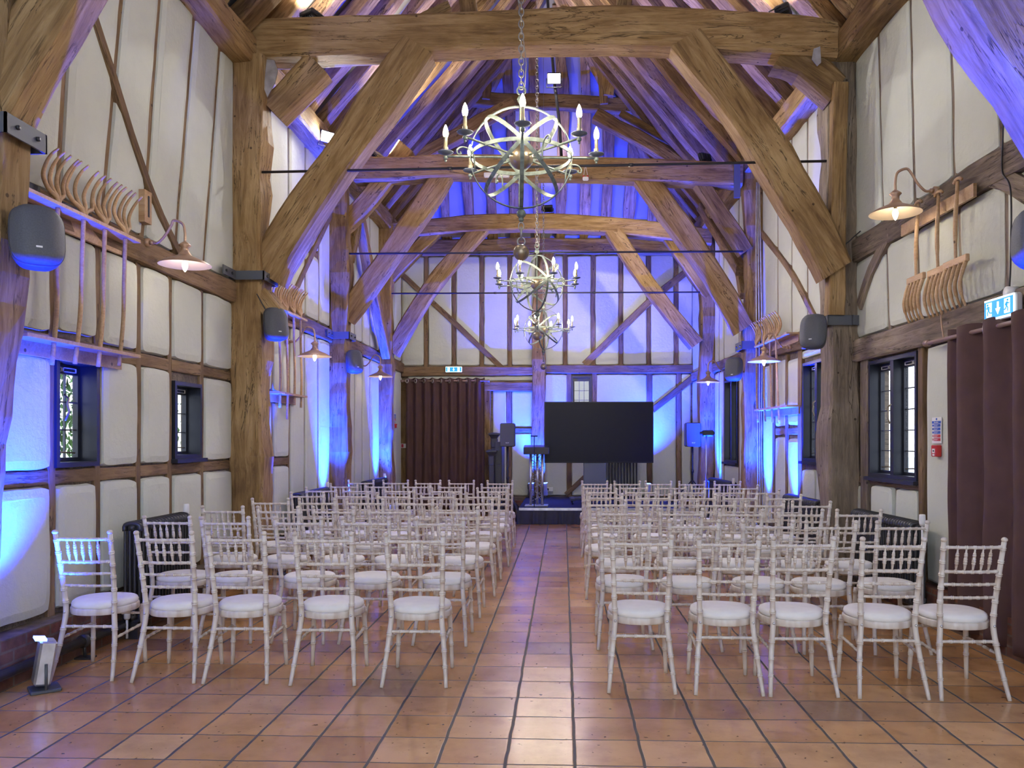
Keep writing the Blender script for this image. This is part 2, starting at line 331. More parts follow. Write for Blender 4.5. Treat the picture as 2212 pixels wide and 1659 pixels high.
    def build(s, name, mat=None, parent=None, loc=None, mw=None):
        me = bpy.data.meshes.new(name); me.from_pydata([tuple(q) for q in s.v], [], s.f)
        ms = s.mats if s.mats else [mat]
        for m in ms: me.materials.append(m)
        me.polygons.foreach_set('use_smooth', s.sm)
        if len(ms) > 1: me.polygons.foreach_set('material_index', s.mi)
        bmm = bmesh.new(); bmm.from_mesh(me); bmesh.ops.recalc_face_normals(bmm, faces=bmm.faces); bmm.to_mesh(me); bmm.free()
        me.update()
        o = bpy.data.objects.new(name, me); COL.objects.link(o)
        if mw is not None: o.matrix_world = mw
        if loc is not None: o.location = loc
        if parent: o.parent = parent
        return o
def tag(o, label=None, cat=None, group=None, kind=None):
    if label: o['label'] = label
    if cat: o['category'] = cat
    if group: o['group'] = group
    if kind: o['kind'] = kind
    return o
def empty(name, loc=(0, 0, 0), rz=0.0):
    o = bpy.data.objects.new(name, None); COL.objects.link(o); o.location = loc; o.rotation_euler = (0, 0, rz); o.empty_display_size = 0.05; return o
def copy_tree(o, parent=None):
    c = o.copy(); COL.objects.link(c)
    if parent: c.parent = parent
    for ch in KIDS.get(o.name, ()): copy_tree(ch, c)
    return c
KIDS = {}
def freeze(root):
    for o in [root]+list(root.children_recursive): KIDS[o.name] = list(o.children)
def catmull(pts, n=8):
    pts = [Vector(p) for p in pts]; out = []
    q = [pts[0]*2-pts[1]]+pts+[pts[-1]*2-pts[-2]]
    for i in range(1, len(q)-2):
        for k in range(n):
            t = k/n; a, b, c, d = q[i-1], q[i], q[i+1], q[i+2]
            out.append(0.5*((2*b)+(-a+c)*t+(2*a-5*b+4*c-d)*t*t+(-a+3*b-3*c+d)*t**3))
    out.append(pts[-1]); return out
SEED = [0]
def timber(name, pts, w, h, mat=None, parent=None, up=(0, 0, 1), wob=0.12, step=0.22, taper=None, rough=0.5):
    """hand-hewn beam through pts: w across, h along 'up'; verts in a frame whose X runs along the beam"""
    SEED[0] += 1; sd = Vector((SEED[0]*7.31, SEED[0]*3.17, 1.7))
    pts = [Vector(p) for p in pts]; X = (pts[-1]-pts[0]).normalized(); U = Vector(up); U = (U-X*U.dot(X)).normalized(); Yv = U.cross(X)
    M = Matrix((X, Yv, U)).transposed().to_4x4(); M.translation = pts[0]; Mi = M.inverted()
    L = (pts[-1]-pts[0]).length; n = max(2, int(L/step)); lp = [Mi @ p for p in pts]
    if len(lp) > 2: path = catmull(lp, max(2, n//(len(lp)-1)))
    else: path = [lp[0].lerp(lp[1], i/n) for i in range(n+1)]
    n = len(path)-1; vs_ = []; c = 0.16
    sec = [(-1+c, -1), (0, -1), (1-c, -1), (1, -1+c), (1, 0), (1, 1-c), (1-c, 1), (0, 1), (-1+c, 1), (-1, 1-c), (-1, 0), (-1, -1+c)]
    for i, p in enumerate(path):
        t = i/n; k = 1.0 if taper is None else taper[0]*(1-t)+taper[1]*t
        ox = noise.noise(Vector((p.x*0.7, 0, 0))+sd)*wob*w*0.8; oz = noise.noise(Vector((p.x*0.7, 5, 0))+sd)*wob*h*0.8
        sw = 1+noise.noise(Vector((p.x*1.1, 9, 0))+sd)*wob
        for (a, b) in sec:
            q = Vector((p.x, p.y+ox+a*w/2*k*sw, p.z+oz+b*h/2*k*sw))
            j = noise.noise(q*3.1+sd)*rough*wob*min(w, h)
            q += Vector((0, a, b))*j; vs_.append(q)
    m = len(sec)
    fs = [(i*m+k, (i+1)*m+k, (i+1)*m+(k+1) % m, i*m+(k+1) % m) for i in range(n) for k in range(m)]
    fs += [tuple(range(m)), tuple(n*m+k for k in range(m))[::-1]]
    b = MB(); b.add(vs_, fs, False); o = b.build(name, mat or OAK)
    o.matrix_world = M
    if parent: o.parent = parent
    return o
# ------------------------------------------------------------------ floor, walls, roof
b = MB(); b.add([(-3.9, -3.5, 0), (4.2, -3.5, 0), (4.2, 17.4, 0), (-3.9, 17.4, 0)], [(0, 1, 2, 3)]); tag(b.build('floor', TILE), kind='structure')
b = MB(); b.add([(-60, -40, -0.25), (60, -40, -0.25), (60, 80, -0.25), (-60, 80, -0.25)], [(0, 1, 2, 3)]); tag(b.build('ground_outside', YARD), kind='structure')
PLZ = 5.38      # underside of wall plates
def wallbox(b, Wd, a0, a1, z0, z1, o0, o1):
    q = [Wd.p(a, z, o) for a in (a0, a1) for z in (z0, z1) for o in (o0, o1)]
    b.add(q, [(0, 1, 3, 2), (4, 6, 7, 5), (0, 4, 5, 1), (2, 3, 7, 6), (0, 2, 6, 4), (1, 5, 7, 3)])
def wall_slab(name, Wd, a0, a1, z1, holes, thick=0.16):
    """backing of the wall with real openings for the windows"""
    b = MB(); As = sorted({a0, a1} | {h[0] for h in holes} | {h[1] for h in holes})
    for i in range(len(As)-1):
        c = (As[i]+As[i+1])/2; hz = sorted([(h[2], h[3]) for h in holes if h[0] < c < h[1]]); z = 0
        for (p, q) in hz: wallbox(b, Wd, As[i], As[i+1], z, p, -thick, 0); z = q
        wallbox(b, Wd, As[i], As[i+1], z, z1, -thick, 0)
    return tag(b.build(name, OAKG), kind='structure')
def panel(b, Wd, cs, prot=0.04, ch=0.05, wob=0.010):
    """one pillowy infill panel; cs = four (a,z) corners going round"""
    n = len(cs); ctr = (sum(c[0] for c in cs)/n, sum(c[1] for c in cs)/n)
    def ring(ins, off, wb):
        out = []
        # inset each edge
        sgn = 1 if sum((cs[i][0]*cs[(i+1) % n][1]-cs[(i+1) % n][0]*cs[i][1]) for i in range(n)) > 0 else -1
        ln = []
        for i in range(n):
            p, q = cs[i], cs[(i+1) % n]; d = (q[0]-p[0], q[1]-p[1]); L = math.hypot(*d) or 1e-6
            nn = (-d[1]/L*sgn, d[0]/L*sgn); ln.append(((p[0]+nn[0]*ins, p[1]+nn[1]*ins), d))
        cor = []
        for i in range(n):
            (p, d), (q, e) = ln[i-1], ln[i]; det = d[0]*e[1]-d[1]*e[0]
            t = ((q[0]-p[0])*e[1]-(q[1]-p[1])*e[0])/det if abs(det) > 1e-9 else 0
            cor.append((p[0]+d[0]*t, p[1]+d[1]*t))
        for i in range(n):
            p, q = cor[i], cor[(i+1) % n]; m = 14
            for k in range(m):
                t = k/m; a, z = p[0]+(q[0]-p[0])*t, p[1]+(q[1]-p[1])*t
                e = min(k, m-k)/m
                if k == 0 and ins >= 0: a += (ctr[0]-a)*0.0; 
                rr = 0.018 if k == 0 else (0.005 if k in (1, m-1) else 0)
                dx, dz = ctr[0]-a, ctr[1]-z; L = math.hypot(dx, dz) or 1
                v = noise.noise(Vector((a*4, z*4, 3.3+ins*9)))*wb; v2 = noise.noise(Vector((a*4, z*4, 8.8+ins*9)))*wb
                out.append(Wd.p(a+dx/L*rr+v, z+dz/L*rr+v2, off+noise.noise(Vector((a*2, z*2, 1.1)))*wb*0.5))
        return out
    r0, r1, r2 = ring(0.0, -0.01, wob), ring(0.012, prot*0.75, wob), ring(ch, prot, wob)
    m = len(r0); vs_ = r0+r1+r2; fs = []
    for j in (0, 1): fs += [(j*m+k, j*m+(k+1) % m, (j+1)*m+(k+1) % m, (j+1)*m+k) for k in range(m)]
    fs.append(tuple(2*m+k for k in range(m))); b.add(vs_, fs, False)
def infill(name, Wd, parent, cells, prot=0.04, ch=0.05, mat=None):
    b = MB()
    for c in cells: panel(b, Wd, c, prot, ch)
    return b.build(name, mat or PLA, parent)
def wtim(name, Wd, parent, a0, z0, a1, z1, w, d=0.06, off=0.0, mat=None, mid=None, wob=0.12):
    pts = [Wd.p(a0, z0, off)]+([Wd.p(*m, off) for m in mid] if mid else [])+[Wd.p(a1, z1, off)]
    return timber(name, pts, w, d, mat or OAK2, parent, up=Wd.n, wob=wob, step=0.3)
def rect(a0, a1, z0, z1): return [(a0, z0), (a1, z0), (a1, z1), (a0, z1)]
def quad(sl, sr, z0, z1, g=0.035):
    """cell between two stud lines (functions of z)"""
    return [(sl(z0)+g, z0), (sr(z0)-g, z0), (sr(z1)-g, z1), (sl(z1)+g, z1)]
def line(Wd, p, q):
    (a0, z0), (a1, z1) = Wd.px(*p), Wd.px(*q)
    return lambda z: a0+(a1-a0)*(z-z0)/(z1-z0)
def const(a): return lambda z: a
# --- windows
def window(name, Wd, a0, a1, z0, z1, lights=1, rows=4, cols=2, depth=0.13, handle=None, sill=True, vent=True):
    root = empty(name); tag(root, kind='structure')
    def bx(b, A0, A1, Z0, Z1, o0, o1): wallbox(b, Wd, A0, A1, Z0, Z1, o0, o1)
    b = MB(); f = 0.035
    for (A0, A1, Z0, Z1) in ((a0, a0+f, z0, z1), (a1-f, a1, z0, z1), (a0+f, a1-f, z1-f, z1), (a0+f, a1-f, z0, z0+f)): bx(b, A0, A1, Z0, Z1, -depth, 0.045)
    if lights == 2: c = (a0+a1)/2; bx(b, c-0.035, c+0.035, z0+f, z1-f, -depth, 0.035)
    b.build('window_frame', FRAME, root)
    g = 0.028
    spans = [(a0+f, a1-f)] if lights == 1 else [(a0+f, (a0+a1)/2-0.035), ((a0+a1)/2+0.035, a1-f)]
    for (s0, s1) in spans:
        b = MB(); g = 0.028
        for (A0, A1, Z0, Z1) in ((s0, s0+g, z0+f, z1-f), (s1-g, s1, z0+f, z1-f), (s0+g, s1-g, z1-f-0.07, z1-f), (s0+g, s1-g, z0+f, z0+f+g)): bx(b, A0, A1, Z0, Z1, -depth+0.01, -depth+0.05)
        sash = b.build('window_sash', FRAME, root)
        b = MB(); bx(b, s0+g, s1-g, z0+f+g, z1-f-0.07, -depth+0.024, -depth+0.03); b.build('window_pane', GLASS, root)
        b = MB(); Z0, Z1 = z0+f+g, z1-f-0.07
        for i in range(1, cols): c = s0+g+(s1-s0-2*g)*i/cols; bx(b, c-0.005, c+0.005, Z0, Z1, -depth+0.02, -depth+0.036)
        for i in range(1, rows): c = Z0+(Z1-Z0)*i/rows; bx(b, s0+g, s1-g, c-0.005, c+0.005, -depth+0.02, -depth+0.036)
        b.build('leading', STEEL, root)
        if vent:
            b = MB(); L = s1-s0-0.1
            for k in range(2):
                c0 = s0+0.05+L*(0.02+k*0.5); c1 = c0+L*0.46; zt = z1-f-0.055
                for (A0, A1, Z0_, Z1_) in ((c0, c1, zt, zt+0.005), (c0, c1, zt+0.027, zt+0.032), (c0, c0+0.006, zt, zt+0.032), (c1-0.006, c1, zt, zt+0.032)): bx(b, A0, A1, Z0_, Z1_, -depth+0.05, -depth+0.058)
            b.build('trickle_vent', WHITEP, root)
        b = MB(); zc = z0+f+0.06; b.tube([Wd.p(s0+0.1, zc, -depth+0.06), Wd.p(s0+0.16, zc+0.008, -depth+0.075), Wd.p(s1-0.1, zc, -depth+0.07)], 0.006, 6); b.build('window_stay', BRASS, root)
    if handle:
        a, z = handle; b = MB(); b.tube([Wd.p(a, z+0.09, 0.05), Wd.p(a+0.012, z+0.06, 0.075), Wd.p(a-0.02, z+0.02, 0.085), Wd.p(a+0.01, z-0.03, 0.08), Wd.p(a-0.02, z-0.09, 0.07)], 0.008, 6); b.build('window_handle', BRASS, root)
    if sill:
        b = MB(); bx(b, a0-0.03, a1+0.03, z0-0.035, z0, -0.02, 0.085); b.build('window_sill', FRAME, root)
    return root
# ---------------- left wall
lw = [(YL(5.42), YL(5.92), 1.29, 2.05), (YL(7.07), YL(7.6), 1.31, 2.0)]
wall_left = wall_slab('wall_left', WL, -3.5, 17.2, 5.7, lw)
LB = ML([4.70, 5.40, 5.93, 6.50, 7.02, 7.64, 8.34])
cells = []
for i in range(len(LB)-1):
    l, r = const(LB[i]), const(LB[i+1])
    cells.append(quad(l, r, 0.33, 1.17))
    if i not in (1, 4): cells.append(quad(l, r, 1.28, 2.08))
    cells.append(quad(l, r, 2.19, 2.90) if i != 1 else quad(l, r, 2.22, 2.9))
for k in range(1, 6): wtim('stud', WL, wall_left, LB[k], 0.3, LB[k], 2.95, 0.075, 0.05)
for k in range(6):
    wtim('rail', WL, wall_left, LB[k]+0.03, 1.225, LB[k+1]-0.03, 1.225, 0.09, 0.045)
    wtim('rail', WL, wall_left, LB[k]+0.03, 2.135 if k != 1 else 2.13, LB[k+1]-0.03, 2.135, 0.10, 0.05)
UA = line(WL, (115, 402), (130, 155)); UB = line(WL, (216, 418), (253, 0)); UC = line(WL, (300, 500), (336, 0)); UD = line(WL, (371, 537), (412, 27)); UE = line(WL, (434, 540), (469, 88))
ups = [const(YL(4.72)), UA, UB, UC, UD, UE, const(YL(8.36))]
for i in range(6): cells.append(quad(ups[i], ups[i+1], 3.12, 5.42, 0.026))
for u in ups[1:-1]: wtim('stud', WL, wall_left, u(3.0), 3.0, u(5.5), 5.5, 0.075, 0.05)
z1 = WL.px(168, -20); z2 = WL.px(305, 400); z3 = WL.px(372, 545)
wtim('wall_brace', WL, wall_left, *z1, *z3, 0.075, 0.06, 0.045, mid=[z2])
# bay 1..3 of the left wall
B1 = ML([8.56, 9.46, 10.06, 10.62, 11.2, 11.78])
for i in range(5):
    l, r = const(B1[i]), const(B1[i+1])
    if i < 2: cells += [quad(l, r, 0.33, 1.16), quad(l, r, 1.27, 1.93), quad(l, r, 2.05, 2.9)]
    else: cells.append(quad(l, r, 0.33, 2.9, 0.02))
for k in range(1, 5): wtim('stud', WL, wall_left, B1[k], 0.3, B1[k], 2.95, 0.06, 0.05)
for k in range(2):
    wtim('rail', WL, wall_left, B1[k], 1.215, B1[k+1], 1.215, 0.09, 0.05); wtim('rail', WL, wall_left, B1[k], 1.99, B1[k+1], 1.99, 0.1, 0.05)
U1 = ML([8.56, 9.3, 10.0, 10.65, 11.25, 11.78])
for i in range(5):
    l, r = const(U1[i]), const(U1[i+1])
    if i in (2, 3): cells += [quad(l, r, 3.12, 4.0, 0.02), quad(l, r, 4.08, 5.42, 0.02)]
    else: cells.append(quad(l, r, 3.12, 5.42, 0.02))
for k in range(1, 5): wtim('stud', WL, wall_left, U1[k], 3.0, U1[k], 5.5, 0.06, 0.05)
wtim('rail', WL, wall_left, U1[2], 4.04, U1[4], 4.04, 0.07, 0.05)
wtim('wall_brace', WL, wall_left, *WL.px(622, 640), *WL.px(712, 452), 0.10, 0.06, 0.045)
for (A, Bv, mids) in ((12.0, 14.92, [12.6, 13.16, 13.66, 14.2]), (15.16, 16.95, [15.7, 16.3])):
    mids = ML(mids); st = [YL(A)]+mids+[YL(Bv)]
    for i in range(len(st)-1):
        l, r = const(st[i]), const(st[i+1]); cells.append(quad(l, r, 0.33, 2.9, 0.022)); cells.append(quad(l, r, 3.12, 5.42, 0.022))
    for a in mids: wtim('stud', WL, wall_left, a, 0.3, a, 2.95, 0.06, 0.05); wtim('stud', WL, wall_left, a, 3.0, a, 5.5, 0.06, 0.05)
for (p, q) in ((4.74, 8.36), (8.54, 11.78), (11.98, 14.95), (15.1, 17.0)): wtim('middle_rail', WL, wall_left, p, 3.0, q, 3.0, 0.2, 0.12, 0.02)
infill('plaster_infill', WL, wall_left, cells, 0.052, 0.065)
b = MB(); wallbox(b, WL, -3.5, 4.72, 0.0, 5.5, 0, 0.03); b.build('plaster_infill', PLA, wall_left)
b = MB(); wallbox(b, WL, -3.5, 17.0, 0.0, 0.30, 0.0, 0.16); o = b.build('baseboard_left', BRICK); tag(o, kind='structure')
# put brick courses along the wall: rotate texture frame with the object
def reframe(o, M):
    Mi = M.inverted(); o.data.transform(Mi @ o.matrix_world); o.matrix_world = M
reframe(o, Matrix.Translation((-3.45, 0, 0)) @ Matrix(((0, 0, 1, 0), (1, 0, 0, 0), (0, 1, 0, 0), (0, 0, 0, 1))))
window('window_1', WL, *lw[0], 1, 3, 3, handle=(lw[0][0]+.07, 1.7), sill=False)
window('window_2', WL, *lw[1], 1, 3, 3)
# ---------------- right wall
rw = [(YR(6.98), YR(7.98), 1.12, 2.25), (YR(9.05), YR(9.95), 1.22, 2.42), (YR(13.15), YR(14.05), 1.1, 2.5)]
wall_right = wall_slab('wall_right', WR, -3.5, 17.2, 5.7, rw)
cells = []
cells += [rect(YR(8.0), YR(8.3), 0.30, 1.02), rect(YR(7.47), YR(7.97), 0.30, 1.04), rect(YR(6.98), YR(7.42), 0.30, 1.04)]
infill('plaster_infill', WR, wall_right, [rect(4.6, YR(6.82), 0.28, 2.27)], 0.04, 0.03)
wtim('stud', WR, wall_right, YR(6.90), 0.25, YR(6.90), 2.3, 0.085, 0.07, 0.01, OAK2)
wtim('stud', WR, wall_right, YR(8.08), 0.25, YR(8.08), 2.3, 0.16, 0.1, 0.0, OAKG)
wtim('rail', WR, wall_right, YR(6.95), 1.075, YR(8.3), 1.075, 0.07, 0.05, mat=OAK2)
wtim('lower_rail', WR, wall_right, 4.6, 2.39, YR(8.32), 2.385, 0.23, 0.13, 0.02, OAKG)
wtim('middle_rail', WR, wall_right, 4.6, 3.42, YR(8.32), 3.42, 0.23, 0.13, 0.02, OAKG)
R1 = line(WR, (1927, 700), (1922, 560)); R2 = line(WR, (1995, 690), (1988, 500)); R3 = line(WR, (2082, 560), (2078, 430)); R4 = line(WR, (2183, 600), (2183, 400))
ms = [const(YR(8.36)), R1, R2, R3, R4, const(4.7)]
for i in range(5): q = quad(ms[i+1], ms[i], 2.52, 3.31, 0.012); cells.append(q)
for u in ms[1:-1]: wtim('stud', WR, wall_right, u(2.45), 2.45, u(3.35), 3.35, 0.06, 0.045, mat=OAKG)
T1 = line(WR, (1913, 400), (1903, 68)); T2 = line(WR, (1982, 401), (1974, 0)); T3 = line(WR, (2068, 354), (2062, 60)); T4 = line(WR, (2170, 287), (2163, 180))
ts = [const(YR(8.36)), T1, T2, T3, T4, const(4.7)]
for i in range(5): cells.append(quad(ts[i+1], ts[i], 3.55, 5.42, 0.012))
for u in ts[1:-1]: wtim('stud', WR, wall_right, u(3.5), 3.5, u(5.5), 5.5, 0.06, 0.045, mat=OAKG)
wtim('wall_brace', WR, wall_right, *WR.px(1868, 660), *WR.px(1935, 505), 0.13, 0.07, 0.035, OAKG, mid=[WR.px(1893, 585)])
wtim('wall_brace', WR, wall_right, *WR.px(2120, 375), *WR.px(2240, 420), 0.15, 0.07, 0.035, OAKG, mid=[WR.px(2185, 390)])
# bay 1 right
C1 = MR([8.62, 9.0, 10.05, 10.6, 11.15, 11.74])
for i in range(5):
    l, r = const(C1[i]), const(C1[i+1])
    if i == 1: cells += [rect(C1[1]+.05, (C1[1]+C1[2])/2-.02, 0.3, 1.12), rect((C1[1]+C1[2])/2+.02, C1[2]-.05, 0.3, 1.12)]
    elif i == 2: cells += [quad(l, r, 0.3, 1.5, 0.03), quad(l, r, 1.66, 2.52, 0.03)]
    elif i == 3: cells += [quad(l, r, 0.3, 1.52, 0.03), quad(l, r, 1.66, 2.55, 0.03)]
    else: cells.append(quad(l, r, 0.3, 2.54, 0.03))
wtim('rail', WR, wall_right, C1[2], 1.59, C1[4], 1.59, 0.09, 0.06)
cells.append(rect(C1[1]+.05, C1[2]-.05, 2.47, 2.58))
for a, w in zip(C1[1:5], (.1, .14, .07, .1)): wtim('stud', WR, wall_right, a, 0.25, a, 2.6, w, 0.07, 0.01)
wtim('middle_rail', WR, wall_right, YR(8.6), 2.62, YR(11.8), 2.76, 0.17, 0.12, 0.02)
D1 = MR([8.62, 9.2, 9.8, 10.4, 11.0, 11.74])
for i in range(5): cells.append(quad(const(D1[i]), const(D1[i+1]), 2.82, 5.42, 0.012))
for a in D1[1:-1]: wtim('stud', WR, wall_right, a, 2.7, a, 5.5, 0.06, 0.045)
wtim('wall_brace', WR, wall_right, *WR.px(1617, 462), *WR.px(1772, 690), 0.09, 0.07, 0.04, mid=[WR.px(1710, 575)])
for (A, Bv, mids) in ((12.0, 14.85, [12.5, 13.08, 14.12, 14.5]), (15.1, 16.95, [15.6, 16.2])):
    m0 = mids; mids = MR(mids); st = [YR(A)]+mids+[YR(Bv)]
    for i in range(len(st)-1):
        l, r = const(st[i]), const(st[i+1])
        if abs(st[i]-YR(13.08)) < .01: cells.append(quad(l, r, 0.3, 1.05, 0.02))
        else: cells.append(quad(l, r, 0.3, 2.7, 0.022))
        cells.append(quad(l, r, 2.88, 5.42, 0.022))
    for a in mids: wtim('stud', WR, wall_right, a, 0.25, a, 2.75, 0.07, 0.06); wtim('stud', WR, wall_right, a, 2.8, a, 5.5, 0.06, 0.045)
    wtim('middle_rail', WR, wall_right, A-0.2, 2.79, Bv+0.1, 2.79, 0.17, 0.12, 0.02)
infill('plaster_infill', WR, wall_right, cells)
b = MB(); wallbox(b, WR, -3.5, 4.62, 0.0, 5.5, 0, 0.03); b.build('plaster_infill', PLA, wall_right)
b = MB(); wallbox(b, WR, 4.6, 17.0, 0.0, 0.27, 0.0, 0.12); wallbox(b, WR, 3.6, 4.72, 0.0, 0.26, 0.0, 0.44); o = b.build('baseboard_right', BRICK); tag(o, kind='structure')
reframe(o, Matrix.Translation(WR.O) @ Matrix((WR.u, Vector((0, 0, 1)), WR.n)).transposed().to_4x4())
window('window_3', WR, *rw[0], 2, 5, 2, depth=0.10, handle=(YR(7.46), 1.72))
window('window_4', WR, *rw[1], 2, 5, 2, depth=0.10, handle=(YR(9.47), 1.85))
window('window_5', WR, *rw[2], 2, 5, 2, depth=0.10)
# ---------------- back wall
bw = [(0.17, 0.60, 1.85, 2.82)]
wall_back = wall_slab('wall_back', WB, -3.7, 3.0, 5.7, bw)
def bx_(x): return WB.px(x, 800)[0]
X = {k: bx_(k) for k in (855, 868, 882, 921, 981, 1041, 1047, 1060, 1100, 1113, 1101, 1150, 1182, 1221, 1225, 1284, 1341, 1401, 1403, 1460, 1466, 1500, 1281)}
top_l = [-3.45, X[868]-0.04, X[921], X[981], X[1041], X[1101], X[1150]+.12]
top_r = [X[1182]-.12, X[1221], X[1281], X[1341], X[1401], X[1460], XR(17)]
cells = []
for L_ in (top_l, top_r):
    for i in range(len(L_)-1): cells.append(quad(const(L_[i]), const(L_[i+1]), 3.05, 5.36, 0.04))
    for a in L_[1:-1]: wtim('stud', WB, wall_back, a, 2.95, a, 5.45, 0.085, 0.06, 0.01)
cells += [rect(X[1060]+0.04, X[1100]-0.05, 0.3, 2.55), rect(X[1100]+0.05, X[1150]+.12, 0.3, 1.62), rect(X[1100]+0.05, X[1150]+.12, 1.74, 2.55), rect(-3.3, X[1150]+.1, 2.72, 2.84), rect(-3.43, X[868]-0.07, 0.3, 2.8)]
low_r = [X[1182]-.12, 0.13, 0.64, X[1403], X[1466], XR(17)-.02]
for i in range(len(low_r)-1):
    if i == 1: cells.append(quad(const(low_r[1]), const(low_r[2]), 0.3, 1.8, 0.04))
    else: cells.append(quad(const(low_r[i]), const(low_r[i+1]), 0.3, 2.86, 0.05))
for a, w in ((0.12, .1), (0.65, .1), (X[1403], .1), (X[1466], .1)): wtim('stud', WB, wall_back, a, 0.25, a, 2.9, w, 0.07, 0.01)
infill('plaster_infill', WB, wall_back, cells, 0.035, 0.03)
wtim('cross_beam', WB, wall_back, -3.4, 2.91, X[1150]+0.1, 2.92, 0.19, 0.16, 0.02)
wtim('cross_beam', WB, wall_back, X[1182]-.1, 2.97, XR(17)+.1, 2.95, 0.18, 0.16, 0.02)
wtim('stud', WB, wall_back, X[1100], 0.25, X[1100], 2.6, 0.1, 0.07, 0.01)
wtim('rail', WB, wall_back, X[1100], 1.68, X[1150]+.1, 1.68, 0.1, 0.09, 0.01)
wtim('wall_brace', WB, wall_back, *WB.px(868, 592), *WB.px(1088, 798), 0.11, 0.08, 0.03)
wtim('wall_brace', WB, wall_back, *WB.px(1262, 788), *WB.px(1492, 580), 0.15, 0.08, 0.03, mid=[WB.px(1330, 722), WB.px(1415, 640)])
wtim('wall_brace', WB, wall_back, *WB.px(1408, 886), *WB.px(1498, 814), 0.14, 0.08, 0.03)
wtim('wall_brace', WB, wall_back, *WB.px(1222, 1068), *WB.px(1290, 1005), 0.10, 0.08, 0.03)
window('window_6', WB, 0.17, 0.60, 1.85, 2.82, 1, 4, 3, depth=0.06, sill=False, vent=False)
b = MB(); wallbox(b, WB, -3.4, 2.7, 0, 0.2, 0, 0.12); o = b.build('baseboard_back', BRICK); tag(o, kind='structure')
reframe(o, Matrix.Translation(WB.O) @ Matrix((WB.u, Vector((0, 0, 1)), WB.n)).transposed().to_4x4())
b = MB(); wallbox(b, WB, -0.8, 1.8, 0.8, 3.4, -1.6, -1.5); tag(b.build('wall_outside', plaster_mat('outer_render', (0.55, 0.55, 0.5))), kind='structure')
# doorway frame left of the curtain, with plank door behind
root = empty('door_1'); tag(root, kind='structure')
for a in (bx_(872), bx_(1053)): timber('door_post', [WB.p(a, 0, 0.06), WB.p(a, 2.62, 0.06)], 0.16, 0.13, OAK, root, up=WB.n)
timber('door_head', [WB.p(bx_(863), 2.62, 0.06), WB.p(X[1150]+.1, 2.60, 0.06)], 0.20, 0.14, OAK, root, up=WB.n)
b = MB(); wallbox(b, WB, bx_(880), bx_(1046), 0.05, 2.5, 0.0, 0.03); b.build('door_leaf', OAKG, root)
# ---------------- roof: plaster between rafters
RX, RZ, RY1 = -0.25, 9.45, 13.75
PZt = 5.72
def plate_x(side, Y): return -3.38 if side < 0 else XR(Y)-0.06
b = MB()
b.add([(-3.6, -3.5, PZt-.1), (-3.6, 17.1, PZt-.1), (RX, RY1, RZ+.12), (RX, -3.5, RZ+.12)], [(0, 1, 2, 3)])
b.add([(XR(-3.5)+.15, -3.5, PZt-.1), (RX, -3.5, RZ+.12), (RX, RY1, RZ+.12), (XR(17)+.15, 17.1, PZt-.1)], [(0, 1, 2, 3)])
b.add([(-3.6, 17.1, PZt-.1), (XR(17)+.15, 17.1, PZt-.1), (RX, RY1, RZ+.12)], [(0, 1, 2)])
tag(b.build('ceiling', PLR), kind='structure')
sl_l = (Vector((RX-(-3.38), 0, RZ-PZt))).normalized()
def on_slope(side, Y, t):
    x0 = plate_x(side, Y); return Vector((x0+(RX-x0)*t, Y, PZt-0.06+(RZ-PZt)*t))
Y = 1.6; k = 0
while Y < 16.8:
    for side in (-1, 1):
        tm = 1.0 if Y < RY1 else max(0.0, (17.0-Y)/(17.0-RY1))
        if tm < 0.12: continue
        p, q = on_slope(side, Y, 0.0), on_slope(side, Y+random.uniform(-.05, .05), tm*0.99)
        p.z += -0.02; mid = p.lerp(q, 0.5)+Vector((side*random.uniform(-.04, .02), random.uniform(-.06, .06), random.uniform(-.05, .02)))
        nr = Vector((-(q-p).z, 0, (q-p).x)) if side < 0 else Vector(((q-p).z, 0, -(q-p).x))
        o = timber('rafter', [p, mid, q], random.uniform(.19, .27), random.uniform(.15, .2), RAFT, up=nr, wob=0.28, step=0.3)
        sd = 'left' if side < 0 else 'right'
        tag(o, f'rough-hewn oak rafter on the roof slope above the {"forks" if side < 0 else "brown curtain"} side wall', 'rafter', f'common rafters of the {sd} roof slope')
    Y += 0.54
n = 12
for i in range(n):
    x = -3.15+(XR(17)-.2+3.15)*(i+.5)/n
    f = (x+3.4)/(RX+3.4) if x < RX else (XR(17)-x)/(XR(17)-RX)
    f = min(1, f)*0.97
    p = Vector((x, 16.98, PZt-.06)); q = Vector((x, 17.0-(17.0-RY1)*f, PZt-.06+(RZ-PZt)*f)); mid = p.lerp(q, .5)+Vector((random.uniform(-.06, .06), 0, random.uniform(-.05, .02)))
    o = timber('hip_rafter', [p, mid, q], random.uniform(.17, .24), .14, RAFT, up=(0, -(q-p).z, -(17.0-RY1)*f), wob=0.28, step=0.3)
    tag(o, 'rough-hewn oak rafter rising above the end wall over the screen', 'rafter', 'rafters of the hipped roof end')
for side in (-1, 1):
    p = Vector((plate_x(side, 17)+(.1 if side < 0 else -.1), 16.95, PZt-.12)); q = Vector((RX, RY1, RZ-.05))
    tag(timber('hip_timber', [p, q], .17, .2, RAFT, up=(0, -1, 1)), 'diagonal oak hip beam in the far roof corner above the '+('curtained doorway' if side < 0 else 'grey speaker on a pole'), 'hip beam')
